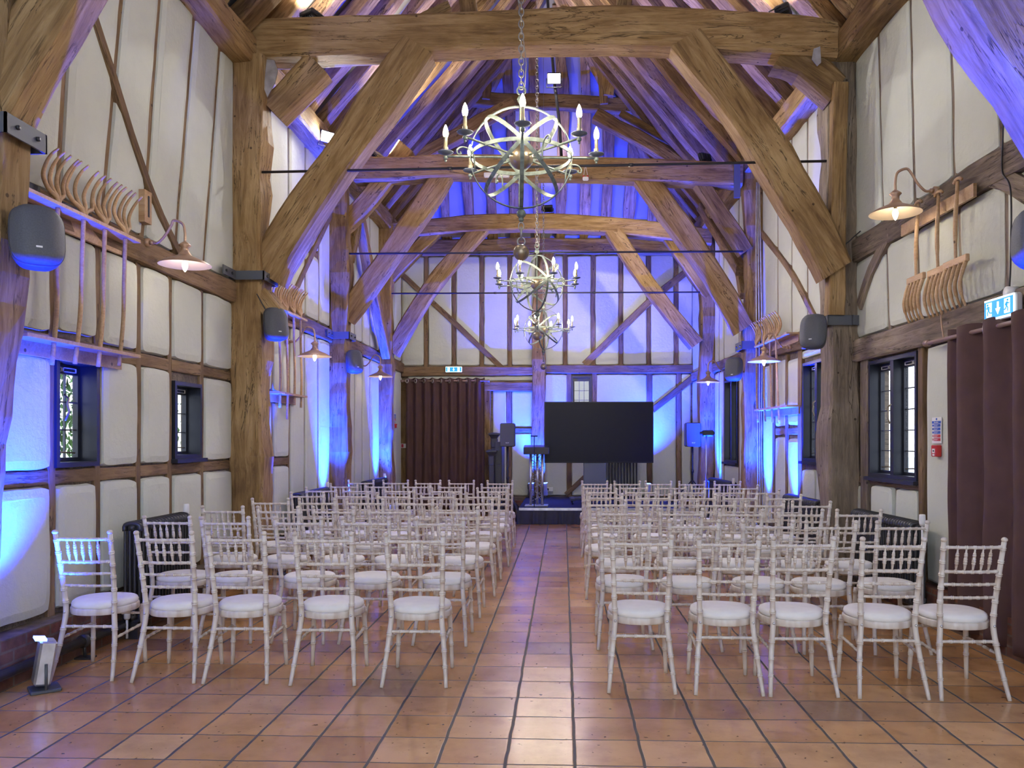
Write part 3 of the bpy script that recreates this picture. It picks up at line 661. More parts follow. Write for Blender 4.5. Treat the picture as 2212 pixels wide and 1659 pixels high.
# wall plates
for side in (-1, 1):
    ys = [0.5, 4.6, 8.42, 11.88, 15.0, 17.0]
    for i in range(5):
        off = 0.13
        if side < 0: p, q = Vector((-3.45+off, ys[i], 5.52)), Vector((-3.45+off, ys[i+1], 5.52))
        else: p, q = WR.p(ys[i], 5.52, off), WR.p(ys[i+1], 5.52, off)
        nm = ['nearest the camera', 'in the bay of the large chandelier', 'in the bay of the second chandelier', 'in the bay of the third chandelier', 'beside the end wall'][i]
        tag(timber('wall_plate', [p, q], .30, .30, OAK, wob=0.14), f'heavy oak wall plate above the {"left" if side < 0 else "right"} wall, {nm}', 'wall plate', 'wall plates')
tag(timber('end_plate', [(-3.5, 16.86, 5.50), (-.3, 16.82, 5.52), (XR(17)+.1, 16.86, 5.48)], .24, .30, OAK), 'oak beam across the top of the end wall', 'wall plate')
# ------------------------------------------------------------------ trusses
def beam_px(name, Yp, pts, wpx, depth, label, cat, mat=OAK, up=(0, 0, 1), group=None, wob=0.12, dY=0.0):
    """timber in the plane of a truss, through measured points at hall depth Yp; wpx = visible height in metres"""
    q = [P(x, y, Yp+(dY*i)) for i, (x, y) in enumerate(pts)]
    return tag(timber(name, q, depth, wpx, mat, up=up, wob=wob), label, cat, group)
def post(side, Y0, Y1, dx, label, ztop=5.45, mat=OAK, base=1.0, jowl=0.0):
    m = YL if side < 0 else YR; Y0, Y1 = m(Y0), m(Y1); yc = (Y0+Y1)/2
    xc = -3.45+dx/2 if side < 0 else XR(yc)-dx/2
    pts = [(xc, yc, 0), (xc+(0.01 if side < 0 else -0.01), yc, 2.0), (xc, yc, 3.6), (xc-(jowl*side), yc, ztop)]
    return tag(timber('timber_post', pts, Y1-Y0, dx, mat, up=(1 if side < 0 else -1, 0, 0), wob=0.16, step=.16, taper=(base, 1.0), rough=0.8), label, 'post', 'oak posts of the hall')
tag(timber('timber_post', [(-3.43, 4.42, 0), (-3.38, 4.42, 1.3), (-3.29, 4.42, 2.6), (-3.24, 4.42, 4.2), (-3.2, 4.42, 5.45)], .24, .36, OAK, up=(1, 0, 0), wob=.14, step=.16, rough=.9), 'pitted oak post cut by the left frame edge behind the large near speaker', 'post', 'oak posts of the hall')
post(-1, 8.28, 8.60, .34, 'massive oak post left of the room carrying the nearest full tie beam', base=1.12, jowl=.03)
post(-1, 11.75, 12.02, .28, 'oak post lit blue at the foot, second along the fork-rack side', base=1.05)
post(-1, 14.9, 15.16, .28, 'blue-lit oak post beside the doorway curtain', base=1.0)
post(1, 4.36, 4.7, .30, 'oak post beside the near end of the brown curtain')
post(1, 8.28, 8.62, .30, 'dark weathered oak post between the two leaded windows', mat=OAKG, base=1.08, jowl=.03)
post(1, 11.72, 12.0, .28, 'blue-lit oak post with grey cables beside the far fork rack', base=1.02)
post(1, 14.85, 15.12, .28, 'blue-lit oak post behind the grey speaker on a pole', base=1.0)
# applied timber strips on the near right post
tag(timber('post_facing', [WR.p(YR(8.25), 2.75, .27), WR.p(YR(8.22), 5.1, .24)], .13, .16, OAK, up=WR.n), 'paler oak strip pegged to the front of the dark right-hand post', 'timber strip')
# king post on the back wall
tag(timber('king_post', [(P(1166, 1085, 16.9).x, 16.9, 0.05), (P(1163, 800, 16.9).x, 16.9, 2.9), (P(1168, 650, 16.9).x, 16.9, 4.4), (P(1186, 520, 16.9).x, 16.9, 5.45)], .26, .27, OAK, up=(0, -1, 0), wob=.2), 'blue-lit crooked oak post in the middle of the end wall', 'post')
# tie beams
T1Y, T2Y, T3Y = 8.42, 11.88, 15.0
beam_px('tie_beam', T1Y, [(548, 100), (700, 92), (1150, 72), (1480, 72), (1800, 95)], .40, .32, 'massive hewn oak tie beam nearest the camera, spanning the top', 'tie beam', wob=.09)
beam_px('tie_beam', T2Y, [(770, 372), (980, 365), (1300, 370), (1600, 380)], .34, .30, 'oak tie beam behind the large chandelier, with a white emergency light', 'tie beam', wob=.09)
beam_px('tie_beam', T3Y, [(838, 502), (1000, 487), (1180, 482), (1350, 492), (1535, 515)], .30, .28, 'cambered oak tie beam just above the end wall', 'tie beam', wob=.06)
# long arch braces and short knee braces; up is chosen in the truss plane
def brace(Yp, pts, wide, deep, label, mat=OAK, cat='brace', **k):
    a, c = P(*pts[0], Yp), P(*pts[-1], Yp); d = c-a
    return beam_px('timber_brace', Yp, pts, wide, deep, label, cat, mat, up=(-d.z, 0, d.x), group='oak braces of the roof trusses', **k)
brace(T1Y, [(583, 600), (620, 520), (730, 355), (905, 108)], .38, .30, 'broad oak brace rising from the near left post to the nearest tie beam', wob=.13)
brace(T1Y-.05, [(1800, 590), (1745, 470), (1640, 300), (1475, 95)], .36, .28, 'broad oak brace rising from the near right post to the nearest tie beam', wob=.11)
brace(T1Y+.02, [(592, 245), (690, 145)], .30, .26, 'short oak knee brace at the top of the near left post')
brace(T1Y+.02, [(1680, 130), (1735, 145), (1800, 205)], .30, .24, 'short curved oak knee brace at the top of the near right post')
brace(T2Y, [(748, 690), (850, 545), (965, 375)], .30, .24, 'pale oak brace rising left to the tie beam behind the large chandelier')
brace(T2Y, [(1606, 712), (1500, 540), (1382, 372)], .31, .24, 'pale oak brace rising right to the tie beam behind the large chandelier')
brace(T2Y+.05, [(722, 505), (800, 430), (880, 320)], .27, .22, 'upper oak brace above the left pale brace of the second truss')
brace(T2Y+.05, [(1610, 545), (1540, 440), (1488, 360)], .22, .22, 'upper oak brace above the right pale brace of the second truss')
brace(T3Y, [(848, 762), (940, 610), (1050, 482)], .30, .24, 'blue-footed oak brace on the left of the farthest truss')
brace(T3Y, [(1504, 745), (1420, 640), (1318, 498)], .27, .24, 'oak brace on the right of the farthest truss, crossing the studs')
brace(T3Y+.05, [(836, 605), (945, 495)], .24, .2, 'blue-lit upper oak brace on the left of the farthest truss')
brace(T3Y+.05, [(1530, 640), (1436, 505)], .20, .2, 'thin dark upper brace on the right of the farthest truss')
# braces along the walls up to the wall plates
def wbrace(Wd, pts, off, w, d, label):
    q = []
    for (x, y) in pts: a, z = Wd.px(x, y, off); q.append(Wd.p(a, z, off))
    return tag(timber('wind_brace', q, w, d, OAK, up=Wd.n, wob=.12), label, 'brace', 'oak braces along the side walls')
wbrace(WL, [(776, 475), (800, 600), (836, 768)], .22, .20, .16, 'oak brace leaning along the left wall into the blue-footed post')
wbrace(WL, [(752, 560), (768, 480)], .22, .18, .16, 'short oak strut at the top of the second left post')
wbrace(WR, [(1500, 420), (1600, 585)], .22, .18, .16, 'oak brace along the right wall above the far speaker')
wbrace(WR, [(1568, 495), (1592, 570), (1604, 640)], .12, .14, .1, 'narrow oak strut beside the second right post')
# nearest truss: only its braces reach into the frame
brace(4.45, [(-12, 245), (42, 150), (100, 60), (170, -60)], .30, .24, 'dark knotted oak brace across the upper left frame corner', OAK, wob=.14)
brace(4.55, [(2330, 330), (2245, 170), (2165, 50), (2095, -80)], .42, .30, 'blue-lit oak brace across the upper right frame corner', OAK, wob=.14)
# collars and struts above the tie beams
beam_px('collar_beam', 14.75, [(975, 212), (1100, 222), (1190, 222), (1365, 232)], .27, .16, 'oak collar beam high under the hipped roof end', 'collar beam')
def strut(Yp, pts, w, d, label, mat=RAFT):
    a, c = P(*pts[0], Yp), P(*pts[-1], Yp); e = c-a
    return beam_px('strut', Yp, pts, w, d, label, 'strut', mat, up=(-e.z, 0, e.x), group='struts above the tie beams', wob=.2)
strut(14.6, [(1316, 208), (1328, 150), (1334, 100)], .17, .14, 'pale crooked strut on the right of the high collar')
strut(14.6, [(1028, 198), (1020, 120)], .16, .14, 'short strut on the left of the high collar')
strut(14.65, [(1050, 215), (1062, 110)], .15, .1, 'thin strut beside the left end of the high collar')
strut(14.65, [(1305, 225), (1296, 100)], .15, .1, 'thin strut beside the right end of the high collar')
strut(14.2, [(1285, 250), (1400, 310), (1520, 395)], .22, .18, 'long raking strut falling to the right from the high collar')
strut(14.3, [(1340, 245), (1430, 295), (1510, 338)], .13, .12, 'slim raking strut above the long right one')
strut(14.2, [(1110, 222), (1010, 280), (880, 352)], .22, .18, 'long raking strut falling to the left from the high collar')
strut(T1Y+.1, [(1012, 35), (1004, -40)], .17, .15, 'short strut standing on the left of the nearest tie beam')
strut(T1Y+.1, [(1348, 28), (1356, -40)], .17, .15, 'short strut standing on the right of the nearest tie beam')
strut(T1Y+.15, [(905, 45), (972, 14)], .1, .1, 'pale offcut lying on the nearest tie beam', OAK)
# corbel below the brace of the near left post
tag(timber('corbel', [WL.p(YL(8.44), 2.98, .30), WL.p(YL(8.44), 2.78, .47)], .26, .2, OAK, up=(0, 0, 1)), 'broken oak corbel under the brace of the near left post', 'corbel')
# tie rods
for (Yp, a, c, w) in ((8.30, (563, 372), (1785, 348), 'nearest'), (11.7, (745, 548), (1605, 543), 'second'), (14.85, (845, 634), (1512, 631), 'farthest')):
    p, q = P(*a, Yp), P(*c, Yp); b = MB(); b.tube([p, q], .014, 8)
    for t in (.34, .66): b.tube([p.lerp(q, t-.004), p.lerp(q, t+.004)], .019, 8)
    tag(b.build('tie_rod', RODM), f'thin black iron tie rod across the hall, {w} of the three', 'tie rod', 'iron tie rods')
# steel straps and plates
def strap(Wd, a0, a1, z, dx, label, h=.09, arms=.35):
    b = MB(); t = .012
    wallbox(b, Wd, a0-.02, a0-.008, z-h/2, z+h/2, 0, dx+.02); wallbox(b, Wd, a1+.008, a1+.02, z-h/2, z+h/2, 0, dx+.02); wallbox(b, Wd, a0-.02, a1+.02, z-h/2, z+h/2, dx+.008, dx+.02)
    wallbox(b, Wd, a0-arms, a0-.01, z-h/2, z+h/2, .10, .112)
    o = b.build('steel_strap', STEEL)
    b = MB()
    for (a, off) in ((a0+.07, dx+.02), (a1-.07, dx+.02)): q = Wd.p(a, z, off); b.tube([q, q+Wd.n*.015], .013, 6)
    for a in (a0-arms+.06, a0-arms+.2): q = Wd.p(a, z, .112); b.tube([q, q+Wd.n*.015], .013, 6)
    b.build('bolt', BLACK, o); return tag(o, label, 'strap', 'steel straps on the posts')
strap(WL, YL(8.24), YL(8.62), 3.16, .38, 'dark steel strap wrapped round the near left post at rail height', .09, .32)
strap(WL, 4.27, 4.58, 3.20, .42, 'dark steel strap round the post at the left frame edge', .11, .1)
strap(WR, YR(8.24), YR(8.66), 2.70, .34, 'dark steel strap round the dark right post below the speaker', .10, .05)
strap(WL, YL(11.72), YL(12.05), 3.0, .33, 'blue-lit steel strap on the second left post', .10, .3)
strap(WR, YR(11.68), YR(12.02), 2.85, .33, 'blue-lit steel strap on the post with cables', .12, .05)
b = MB(); wallbox(b, WL, 4.72, 5.05, 2.98, 3.1, .085, .1); o = b.build('steel_plate', STEEL); tag(o, 'flat steel plate on the left middle rail behind the fork rack', 'plate')
b = MB(); wallbox(b, WL, 5.28, 5.62, 2.99, 3.08, .085, .1); o = b.build('steel_plate', STEEL); tag(o, 'short steel plate on the left middle rail under the second fork', 'plate')
for (pts, Yp, lab) in (([(576, 128), (592, 130), (600, 152), (594, 178), (577, 210), (570, 190)], 8.213, 'bright zinc plate at the head of the near left post'), ([(1758, 105), (1772, 100), (1774, 135), (1766, 142), (1754, 128)], 8.213, 'bright zinc plate at the head of the near right post')):
    b = MB(); q = [P(x, y, Yp) for x, y in pts]; n = len(q); b.add(q+[v+Vector((0, .012, 0)) for v in q], [tuple(range(n)), tuple(n+i for i in range(n))]+[(i, (i+1) % n, n+(i+1) % n, n+i) for i in range(n)])
    tag(b.build('steel_plate', ZINC), lab, 'plate')
b = MB(); p = P(1592, 390, 11.7); b.box(p, (.09, .02, .5)); tag(b.build('steel_plate', STEEL), 'tall blue-lit steel plate at the right end of the second tie beam', 'plate')
# ------------------------------------------------------------------ chandeliers
def chandelier(loc, rot, chain_top, label, tiltz=0.0):
    """armillary chandelier; origin at the centre of the brass ball"""
    root = empty('chandelier', loc, rot); tag(root, label, 'chandelier', 'globe chandeliers')
    R = .34
    for (M, nm) in ((Matrix.Identity(3), 'equator_ring'), (Matrix.Rotation(PI/2, 3, 'Y'), 'vertical_ring'), (Matrix.Rotation(PI/4, 3, 'Y'), 'slanting_ring'), (Matrix.Rotation(-PI/4, 3, 'Y'), 'slanting_ring'), (Matrix.Rotation(PI/2, 3, 'X'), 'outer_ring')):
        b = MB(); b.band((0, 0, 0), R*(1.0 if nm != 'outer_ring' else 1.012), .026, .006, M); b.build(nm, VERD, root)
    b = MB(); b.tube([(0, 0, -R-.04), (0, 0, R+.06)], .009, 8); b.build('spindle', VERD, root)
    b = MB(); b.sphere((0, 0, 0), .083, 24, 14); b.build('centre_ball', BRASS, root)
    b = MB(); b.lathe([(.008, R+.02), (.022, R+.035), (.03, R+.055), (.02, R+.075), (.01, R+.09)], seg=12); b.torus((0, 0, R+.115), .028, .006, Matrix.Rotation(PI/2, 3, 'X')); b.build('top_loop', VERD, root)
    b = MB(); b.sphere((0, 0, -R-.045), .032, 12, 8); b.sphere((0, 0, -R-.085), .018, 10, 6); b.build('finial', VERD, root)
    b = MB(); b.torus((0, 0, -R-.13), .026, .006, Matrix.Rotation(PI/2, 3, 'X'), sx=.7); b.torus((0, 0, -R-.18), .03, .007, Matrix.Rotation(PI/2, 3, 'Y'), sx=1.3); b.torus((0, 0, -R-.235), .026, .006, Matrix.Rotation(PI/2, 3, 'X')); b.build('drop_link', CHAINM, root)
    b = MB(); b.sphere((0, 0, -R-.31), .055, 20, 12); b.build('drop_ball', BRASS, root)
    for k in range(8):
        a = PI/4*k+PI/2; d = Vector((math.cos(a), math.sin(a), 0)); e = d*.515
        b = MB(); b.tube([d*.07, e], .0075, 6); b.sphere(tuple(e+Vector((0, 0, -.008))), .016, 10, 6); b.sphere(tuple(e+Vector((0, 0, -.03))), .009, 8, 5); arm = b.build('arm', VERD, root)
        b = MB(); b.lathe([(.004, .012), (.02, .014), (.052, .026), (.054, .03), (.02, .02), (.004, .02)], e, 16); b.build('drip_pan', PAN, arm)
        b = MB(); b.lathe([(.006, .02), (.01, .03), (.008, .042), (.016, .05), (.016, .066), (.012, .07), (.012, .125), (.015, .13)], e, 12); b.build('candle_tube', CANDLE, arm)
        b = MB(); b.lathe([(.010, .128), (.0175, .148), (.0185, .165), (.013, .19), (.006, .207), (.0015, .216)], e, 10); b.build('bulb', BULB, arm)
    for k in range(4):
        a = PI/2*k+PI/8+PI/4*0; d = Vector((math.cos(a), math.sin(a), 0)); b = MB()
        pts = [d*.335+Vector((0, 0, -.13)), d*.345+Vector((0, 0, -.04)), d*.38+Vector((0, 0, .0)), d*.43+Vector((0, 0, .005)), d*.462+Vector((0, 0, -.02)), d*.455+Vector((0, 0, -.045)), d*.435+Vector((0, 0, -.04)), d*.44+Vector((0, 0, -.028))]
        b.tube(catmull(pts, 5), .006, 6); b.build('scroll', VERD, root)
    b = MB(); z = R+.15; i = 0; top = chain_top-loc[2]
    while z < top:
        b.torus((0, 0, z), .017, .0045, Matrix.Rotation(PI/2*(i % 2), 3, 'Z') @ Matrix.Rotation(PI/2, 3, 'X') @ Matrix.Diagonal((1, 1.6, 1)), seg=12, rs=5); z += .042; i += 1
    b.build('chain', CHAINM, root)
    b = MB(); b.tube([(.02, 0, R+.1), (.035, 0, R+.3), (.012, .01, R+.5), (-.03, 0, R+.8), (-.01, 0, R+1.1)] , .003, 5); b.build('power_cable', CHAINM, root)
    return root
c1 = P(1126, 340, 5.5); c2 = P(1160, 612, 9.95); c3 = P(1174, 712, 14.1)
chandelier(c1, math.radians(4), 9.35, 'large nearest globe chandelier with verdigris rings and eight lit candle bulbs')
chandelier(c2, math.radians(24), 6.32, 'second globe chandelier, hanging in front of the end wall studs')
chandelier(c3, math.radians(-14), 6.10, 'farthest and lowest-looking globe chandelier in front of the centre post')
for (c, z, Yp, lab) in ((c2, 6.32, 9.95, 'ornate leaf-shaped chain hook of the second chandelier'), (c3, 6.10, 14.1, 'ornate leaf-shaped chain hook of the farthest chandelier')):
    b = MB()
    for k in range(6):
        a = PI/3*k; b.tube(catmull([(0, 0, 0), (.03*math.cos(a), .03*math.sin(a), .06), (.075*math.cos(a), .075*math.sin(a), .085), (.10*math.cos(a), .10*math.sin(a), .06)], 4), [.012]*6+[.015]*4+[.01]*3, 6)
    b.tube([(0, 0, 0), (0, 0, .2)], .006, 6); b.lathe([(.01, .16), (.045, .17), (.045, .18), (.01, .185)], seg=14); b.tube([(0, 0, .2), (0, 0, 9.35-z if Yp < 13 else 8.9-z)], .003, 5)
    o = b.build('chain_hook', CHAINM, loc=(c.x, c.y, z)); tag(o, lab, 'hook')
# ------------------------------------------------------------------ goose-neck wall lamps
def wall_lamp(Wd, att, label, reach=.34):
    a, z = Wd.px(*att, off=.09); root = empty('wall_lamp'); M = Wd.rot().to_4x4(); M.translation = Wd.p(a, z, .09); root.matrix_world = M
    tag(root, label, 'wall lamp', 'copper goose-neck wall lamps')
    b = MB(); b.tube([(0, -.02, 0), (0, .02, 0)], .034, 14); b.tube([(0, .02, 0), (0, .05, 0)], .018, 10); b.build('wall_rose', COPPER, root)
    b = MB(); pts = catmull([(0, .04, 0), (0, .09, .0), (0, .15, .06), (0, .20, .14), (0, reach-.09, .178), (0, reach-.02, .15), (0, reach, .08), (0, reach, .0)], 6); b.tube(pts, .0105, 8); b.build('goose_neck', COPPER, root)
    b = MB(); b.lathe([(.012, .005), (.022, -.002), (.045, -.02), (.048, -.028), (.03, -.045), (.03, -.075), (.05, -.10), (.052, -.108), (.06, -.115)], (0, reach, 0), 20); b.build('lamp_cap', COPPER, root)
    b = MB(); b.mat(COPPER); b.lathe([(.055, -.108), (.09, -.125), (.15, -.150), (.2, -.180), (.203, -.184)], (0, reach, 0), 32, cap=False)
    b.mat(SHADEW); b.lathe([(.203, -.186), (.148, -.156), (.088, -.132), (.03, -.122)], (0, reach, 0), 32, cap=False); b.build('lamp_shade', None, root)
    b = MB(); b.lathe([(.013, -.115), (.014, -.15)], (0, reach, 0), 10); b.build('lamp_holder', BRASS, root)
    b = MB(); b.lathe([(.012, -.15), (.022, -.175), (.022, -.195), (.012, -.225), (.003, -.238)], (0, reach, 0), 12); b.build('bulb', BULBW, root)
    return root
wall_lamp(WL, (318, 524), 'copper goose-neck lamp beside the near fork rack', .31)
wall_lamp(WL, (622, 738), 'copper goose-neck lamp left of the second blue-lit post', .33)
wall_lamp(WL, (779, 790), 'copper goose-neck lamp close to the exit-door curtain', .33)
wall_lamp(WR, (2022, 412), 'copper goose-neck lamp above the hanging wooden rakes', .33)
wall_lamp(WR, (1706, 750), 'copper goose-neck lamp in front of the far fork rack', .33)
wall_lamp(WR, (1572, 802), 'smallest copper goose-neck lamp, above the speaker on a pole', .33)
# ------------------------------------------------------------------ wall speakers
def speaker(loc, aim, tilt, sc, label, mount):
    root = empty('wall_speaker', loc); d = Vector((aim[0], aim[1], 0)).normalized()
    root.rotation_euler = (Matrix.Rotation(math.atan2(d.x, -d.y), 3, 'Z') @ Matrix.Rotation(tilt, 3, 'X')).to_euler(); root.scale = (sc, sc, sc)
    tag(root, label, 'speaker', 'grey wall speakers')
    def shell(y0, y1, g, w0, w1, h):
        vs_ = []; n = 32; ys = [y0+(y1-y0)*i/8 for i in range(9)]
        for i, y in enumerate(ys):
            t = i/8; k = 1-g[0]*(1-t)**3-g[1]*t**4; w = (w0+(w1-w0)*t)*k; hh = h*k
            for j in range(n):
                a = 2*PI*j/n; c_, s_ = math.cos(a), math.sin(a); e = .55
                vs_.append((w*abs(c_)**e*(1 if c_ > 0 else -1), y, hh*abs(s_)**e*(1 if s_ > 0 else -1)))
        fs = [(i*n+j, i*n+(j+1) % n, (i+1)*n+(j+1) % n, (i+1)*n+j) for i in range(8) for j in range(n)]+[tuple(range(n)), tuple(8*n+j for j in range(n))]
        return vs_, fs
    b = MB(); b.add(*shell(.10, -.055, (.30, 0), .10, .135, .175), True); b.build('cabinet', SPK, root)
    b = MB(); b.add(*shell(-.058, -.125, (0, .28), .132, .09, .172), True); b.build('grille', SPK2, root)
    b = MB(); b.box((.0, -.128, -.10), (.03, .004, .010)); b.build('badge', WHITEP, root)
    b = MB(); b.box((0, .13, 0), (.05, .10, .09), ch=.01); q = root.matrix_basis.inverted() if False else None
    b.tube([(0, .16, 0), (0, .20, -.02)], .018, 8); b.build('mounting_bracket', BLACK, root)
    return root
speaker(P(78, 520, 4.44), (.62, -.75), math.radians(-16), 1.02, 'large grey wall speaker at the left frame edge, lit blue from below', 0)
speaker(P(592, 703, 8.25), (.70, -.70), math.radians(-10), .98, 'grey wall speaker on the near left post below the strap', 0)
speaker(P(763, 783, 11.7), (.70, -.70), math.radians(-10), .98, 'blue-lit wall speaker on the second left post', 0)
speaker(P(1760, 719, 8.2), (-.55, -.8), math.radians(-10), 1.0, 'grey wall speaker on the dark right post beside the windows', 0)
speaker(P(1587, 799, 11.65), (-.45, -.85), math.radians(-10), .98, 'blue-lit wall speaker on the right post with the cables', 0)
speaker(P(2246, 520, 4.75), (-.62, -.75), math.radians(-16), 1.02, 'speaker cut off by the right frame edge above the exit sign', 0)
# ------------------------------------------------------------------ hay forks
def tine_fork(Wd, a, z, zb, off, lean, label, spread=.06, group='hay forks in the near rack', bow=0.03):
    root = empty('hay_fork'); M = Wd.rot().to_4x4(); M.translation = Wd.p(a, z, off); root.matrix_world = M; tag(root, label, 'hay fork', group)
    L = z-zb; b = MB(); b.tube(catmull([(0, 0, .03), (lean*.3+bow*.3, 0, -L*.33), (lean*.7+bow, 0, -L*.66), (lean, 0, -L)], 6), .0145, 10); b.build('handle', PINE, root)
    for k in range(4):
        s = (k-1.5)*spread; j = random.uniform(-.015, .015)
        b = MB(); pts = [(0, 0, -.02), (s*.25, 0, .04), (s*.9, -.012, .08), (s*1.15, -.03, .15), (s*1.2+j+.01, -.02, .22), (s*1.25+j+.025, .01, .29), (s*1.2+j+.045, .045, .34)]
        c = catmull(pts, 5); n = len(c); b.tube(c, [.0145*(1-.6*(i/(n-1))**2)+.001 for i in range(n)], 8); b.build('tine', PINE, root)
    return root
def rack(Wd, a0, a1, zt, zb, label):
    root = empty('fork_rack'); tag(root, label, 'rack', 'wooden fork racks')
    for z, nm in ((zt, 'upper_shelf'), (zb, 'lower_shelf')):
        b = MB(); wallbox(b, Wd, a0, a1, z-.012, z+.012, .06, .23); sh = b.build(nm, PINE, root)
        b = MB(); wallbox(b, Wd, a0, a1, z-.10, z-.012, .06, .082); b.build('back_board', PINE, sh)
    return root
rack(WL, YL(4.85), YL(6.15), 2.99, 2.115, 'long wooden two-shelf rack holding four upright forks over the first window')
for (xt, yt, xb, yb, lab) in ((125, 450, 112, 788, 'upright wooden hay fork nearest the left frame edge'), (181, 470, 162, 786, 'upright wooden hay fork, second in the near rack, tines spread widest'), (227, 495, 212, 792, 'upright wooden hay fork, third in the near rack'), (271, 515, 257, 790, 'upright wooden hay fork beside the near lamp')):
    a, z = WL.px(xt, yt, .19); a2, z2 = WL.px(xb, yb, .19); tine_fork(WL, a, 3.0, z2, .19, a2-a, lab, spread=.085 if xt == 181 else .058)
rack(WL, YL(9.15), YL(10.15), 2.98, 2.02, 'wooden fork rack half hidden behind the near left post')
for i, a in enumerate(ML((9.25, 9.5, 9.75, 10.0))): tine_fork(WL, a, 2.99, (1.85, 1.72, 1.9, 1.88)[i], .19, .02, 'wooden hay fork in the rack behind the near left post', .06, 'hay forks behind the near left post')
rack(WR, YR(9.98), YR(11.45), 2.80, 1.90, 'blue-tinged wooden fork rack between the right posts')
for i, (xt, yt, xb, yb) in enumerate(((1634, 760, 1637, 912), (1650, 760, 1653, 911), (1663, 760, 1669, 912), (1676, 760, 1684, 915))):
    a, z = WR.px(xt, yt, .19); a2, z2 = WR.px(xb, yb, .19); tine_fork(WR, a, 2.81, z2, .19, a2-a, ['wooden hay fork at the far end of the right rack', 'wooden hay fork second from the far end of the right rack', 'wooden hay fork third from the far end of the right rack', 'wooden hay fork nearest the window in the right rack'][i], .07, 'hay forks in the right rack')
# hanging rakes on the right wall
b = MB(); (a0, z0), (a1, z1) = WR.px(1950, 470, .12), WR.px(2107, 382, .12)
wallbox(b, WR, a1, a0, 3.26, 3.36, .11, .135); o = b.build('hanging_board', PINE); tag(o, 'pale wooden peg board on the right wall holding three rakes', 'board')
def rake(top, head, w, label, ends):
    (a, z), (a2, z2) = WR.px(*top, .2), WR.px(*head, .2); root = empty('wooden_rake'); M = WR.rot().to_4x4(); M.translation = WR.p(a, z, .17); root.matrix_world = M
    tag(root, label, 'hay rake', 'hanging wooden rakes'); d = z2-z-.045
    b = MB(); b.tube(catmull([(0, 0, 0), ((a2-a)*.5, .01, d*.5), (a2-a, 0, d)], 6), [.013]*3+[.016]*6+[.012]*4, 10); b.build('handle', PINE, root)
    b = MB(); b.tube([(-.055, 0, .0), (-.03, 0, .018), (0, 0, .022), (.03, 0, .018), (.055, 0, 0)], .013, 8); b.build('grip', PINE, root)
    b = MB(); b.box((a2-a, .0, d+.03), (w, .03, .055), ch=.005); hd = b.build('rake_head', PINE, root)
    for k in range(5):
        x = a2-a+(k-2)*w*.21; b = MB()
        b.tube(catmull([(x, .0, d+.01), (x*1.0, .03, d-.08), (x+.0, .045, d-.17), (x+.01, .02, d-.26), (x+.02, -.01, d-.32)], 5), [.017]*6+[.015]*8+[.010]*7, 6, flat=.7); b.build('tooth', PINE, hd)
    return root
rake((1976, 440), (1971, 598), .29, 'wooden hay rake hanging nearest the dark right post', 0)
rake((2019, 420), (2018, 581), .31, 'middle of the three hanging wooden rakes', 0)
rake((2060, 392), (2056, 562), .34, 'hanging wooden rake nearest the exit sign', 0)
# ------------------------------------------------------------------ curtains
def curtain(Wd, a0, a1, ztop, zbot, off, label, folds, eyelets, pole, amp=.05, mat=CURT, gather=0.0, polelen=(0, 0)):
    root = empty('curtain'); tag(root, label, 'curtain')
    nx, nz = folds*14, 26; vs_ = []
    for j in range(nz+1):
        t = j/nz; z = ztop+(zbot-ztop)*t
        for i in range(nx+1):
            u = i/nx; ph = u*folds*2*PI
            a = a0+(a1-a0)*u+noise.noise(Vector((u*6, t*2, 3)))*.02*t
            o = off+amp*math.sin(ph)*(1-.25*t)+noise.noise(Vector((u*14, t*3, 7)))*amp*.55*(t+.15)+noise.noise(Vector((u*30, t*5, 9)))*amp*.15
            vs_.append(Wd.p(a, z+(.012*math.cos(ph) if j == 0 else 0), max(o, .055)))
    b = MB(); b.add(vs_, [(j*(nx+1)+i, j*(nx+1)+i+1, (j+1)*(nx+1)+i+1, (j+1)*(nx+1)+i) for j in range(nz) for i in range(nx)], True)
    o = b.build('curtain_fabric', mat, root); m = o.modifiers.new('thickness', 'SOLIDIFY'); m.thickness = .004
    zr = ztop-.055
    for e in eyelets:
        u = (e-a0)/(a1-a0); ph = u*folds*2*PI; sl = math.atan2(amp*math.cos(ph)*folds*2*PI/(a1-a0), 1)
        b = MB(); M = Matrix((Wd.u, Wd.n, Vector((0, 0, 1)))).transposed() @ Matrix.Rotation(sl, 3, 'Z') @ Matrix.Rotation(PI/2, 3, 'X')
        b.torus(Wd.p(e, zr, off+amp*math.sin(ph)+.006), .040, .009, M, 20, 6); b.build('eyelet', RING, root)
    b = MB(); b.tube([Wd.p(a0-polelen[0], zr, off), Wd.p(a1+polelen[1], zr, off)], .0165, 12)
    for e, s in ((a0-polelen[0], -1), (a1+polelen[1], 1)): q = Wd.p(e, zr, off); b.tube([q, q+Wd.u*.015*s, q+Wd.u*.02*s, q+Wd.u*.05*s, q+Wd.u*.055*s], [.02, .03, .022, .03, .012], 12)
    o = b.build('curtain_pole', ROD); return root, tag(o, pole, 'curtain pole')
ae, ze = WR.px(2040, 730, .13)
curtain(WR, 3.95, YR(6.24), 2.32, .06, .15, 'floor-length brown curtain with nickel eyelets at the right frame edge', 7, [YR(6.08), YR(5.74), YR(5.41), 5.12, 4.80, 4.48, 4.16], 'slim copper-brown curtain pole under the exit sign on the right wall', .055, polelen=(.1, .3))
curtain(WB, bx_(883), bx_(1050), 2.76, .06, .30, 'brown floor-length curtain drawn across the doorway in the end wall', 9, [bx_(883)+.03+i*(bx_(1050)-bx_(883)-.06)/9 for i in range(10)], 'dark curtain pole above the doorway in the end wall', .045, polelen=(.06, .05))
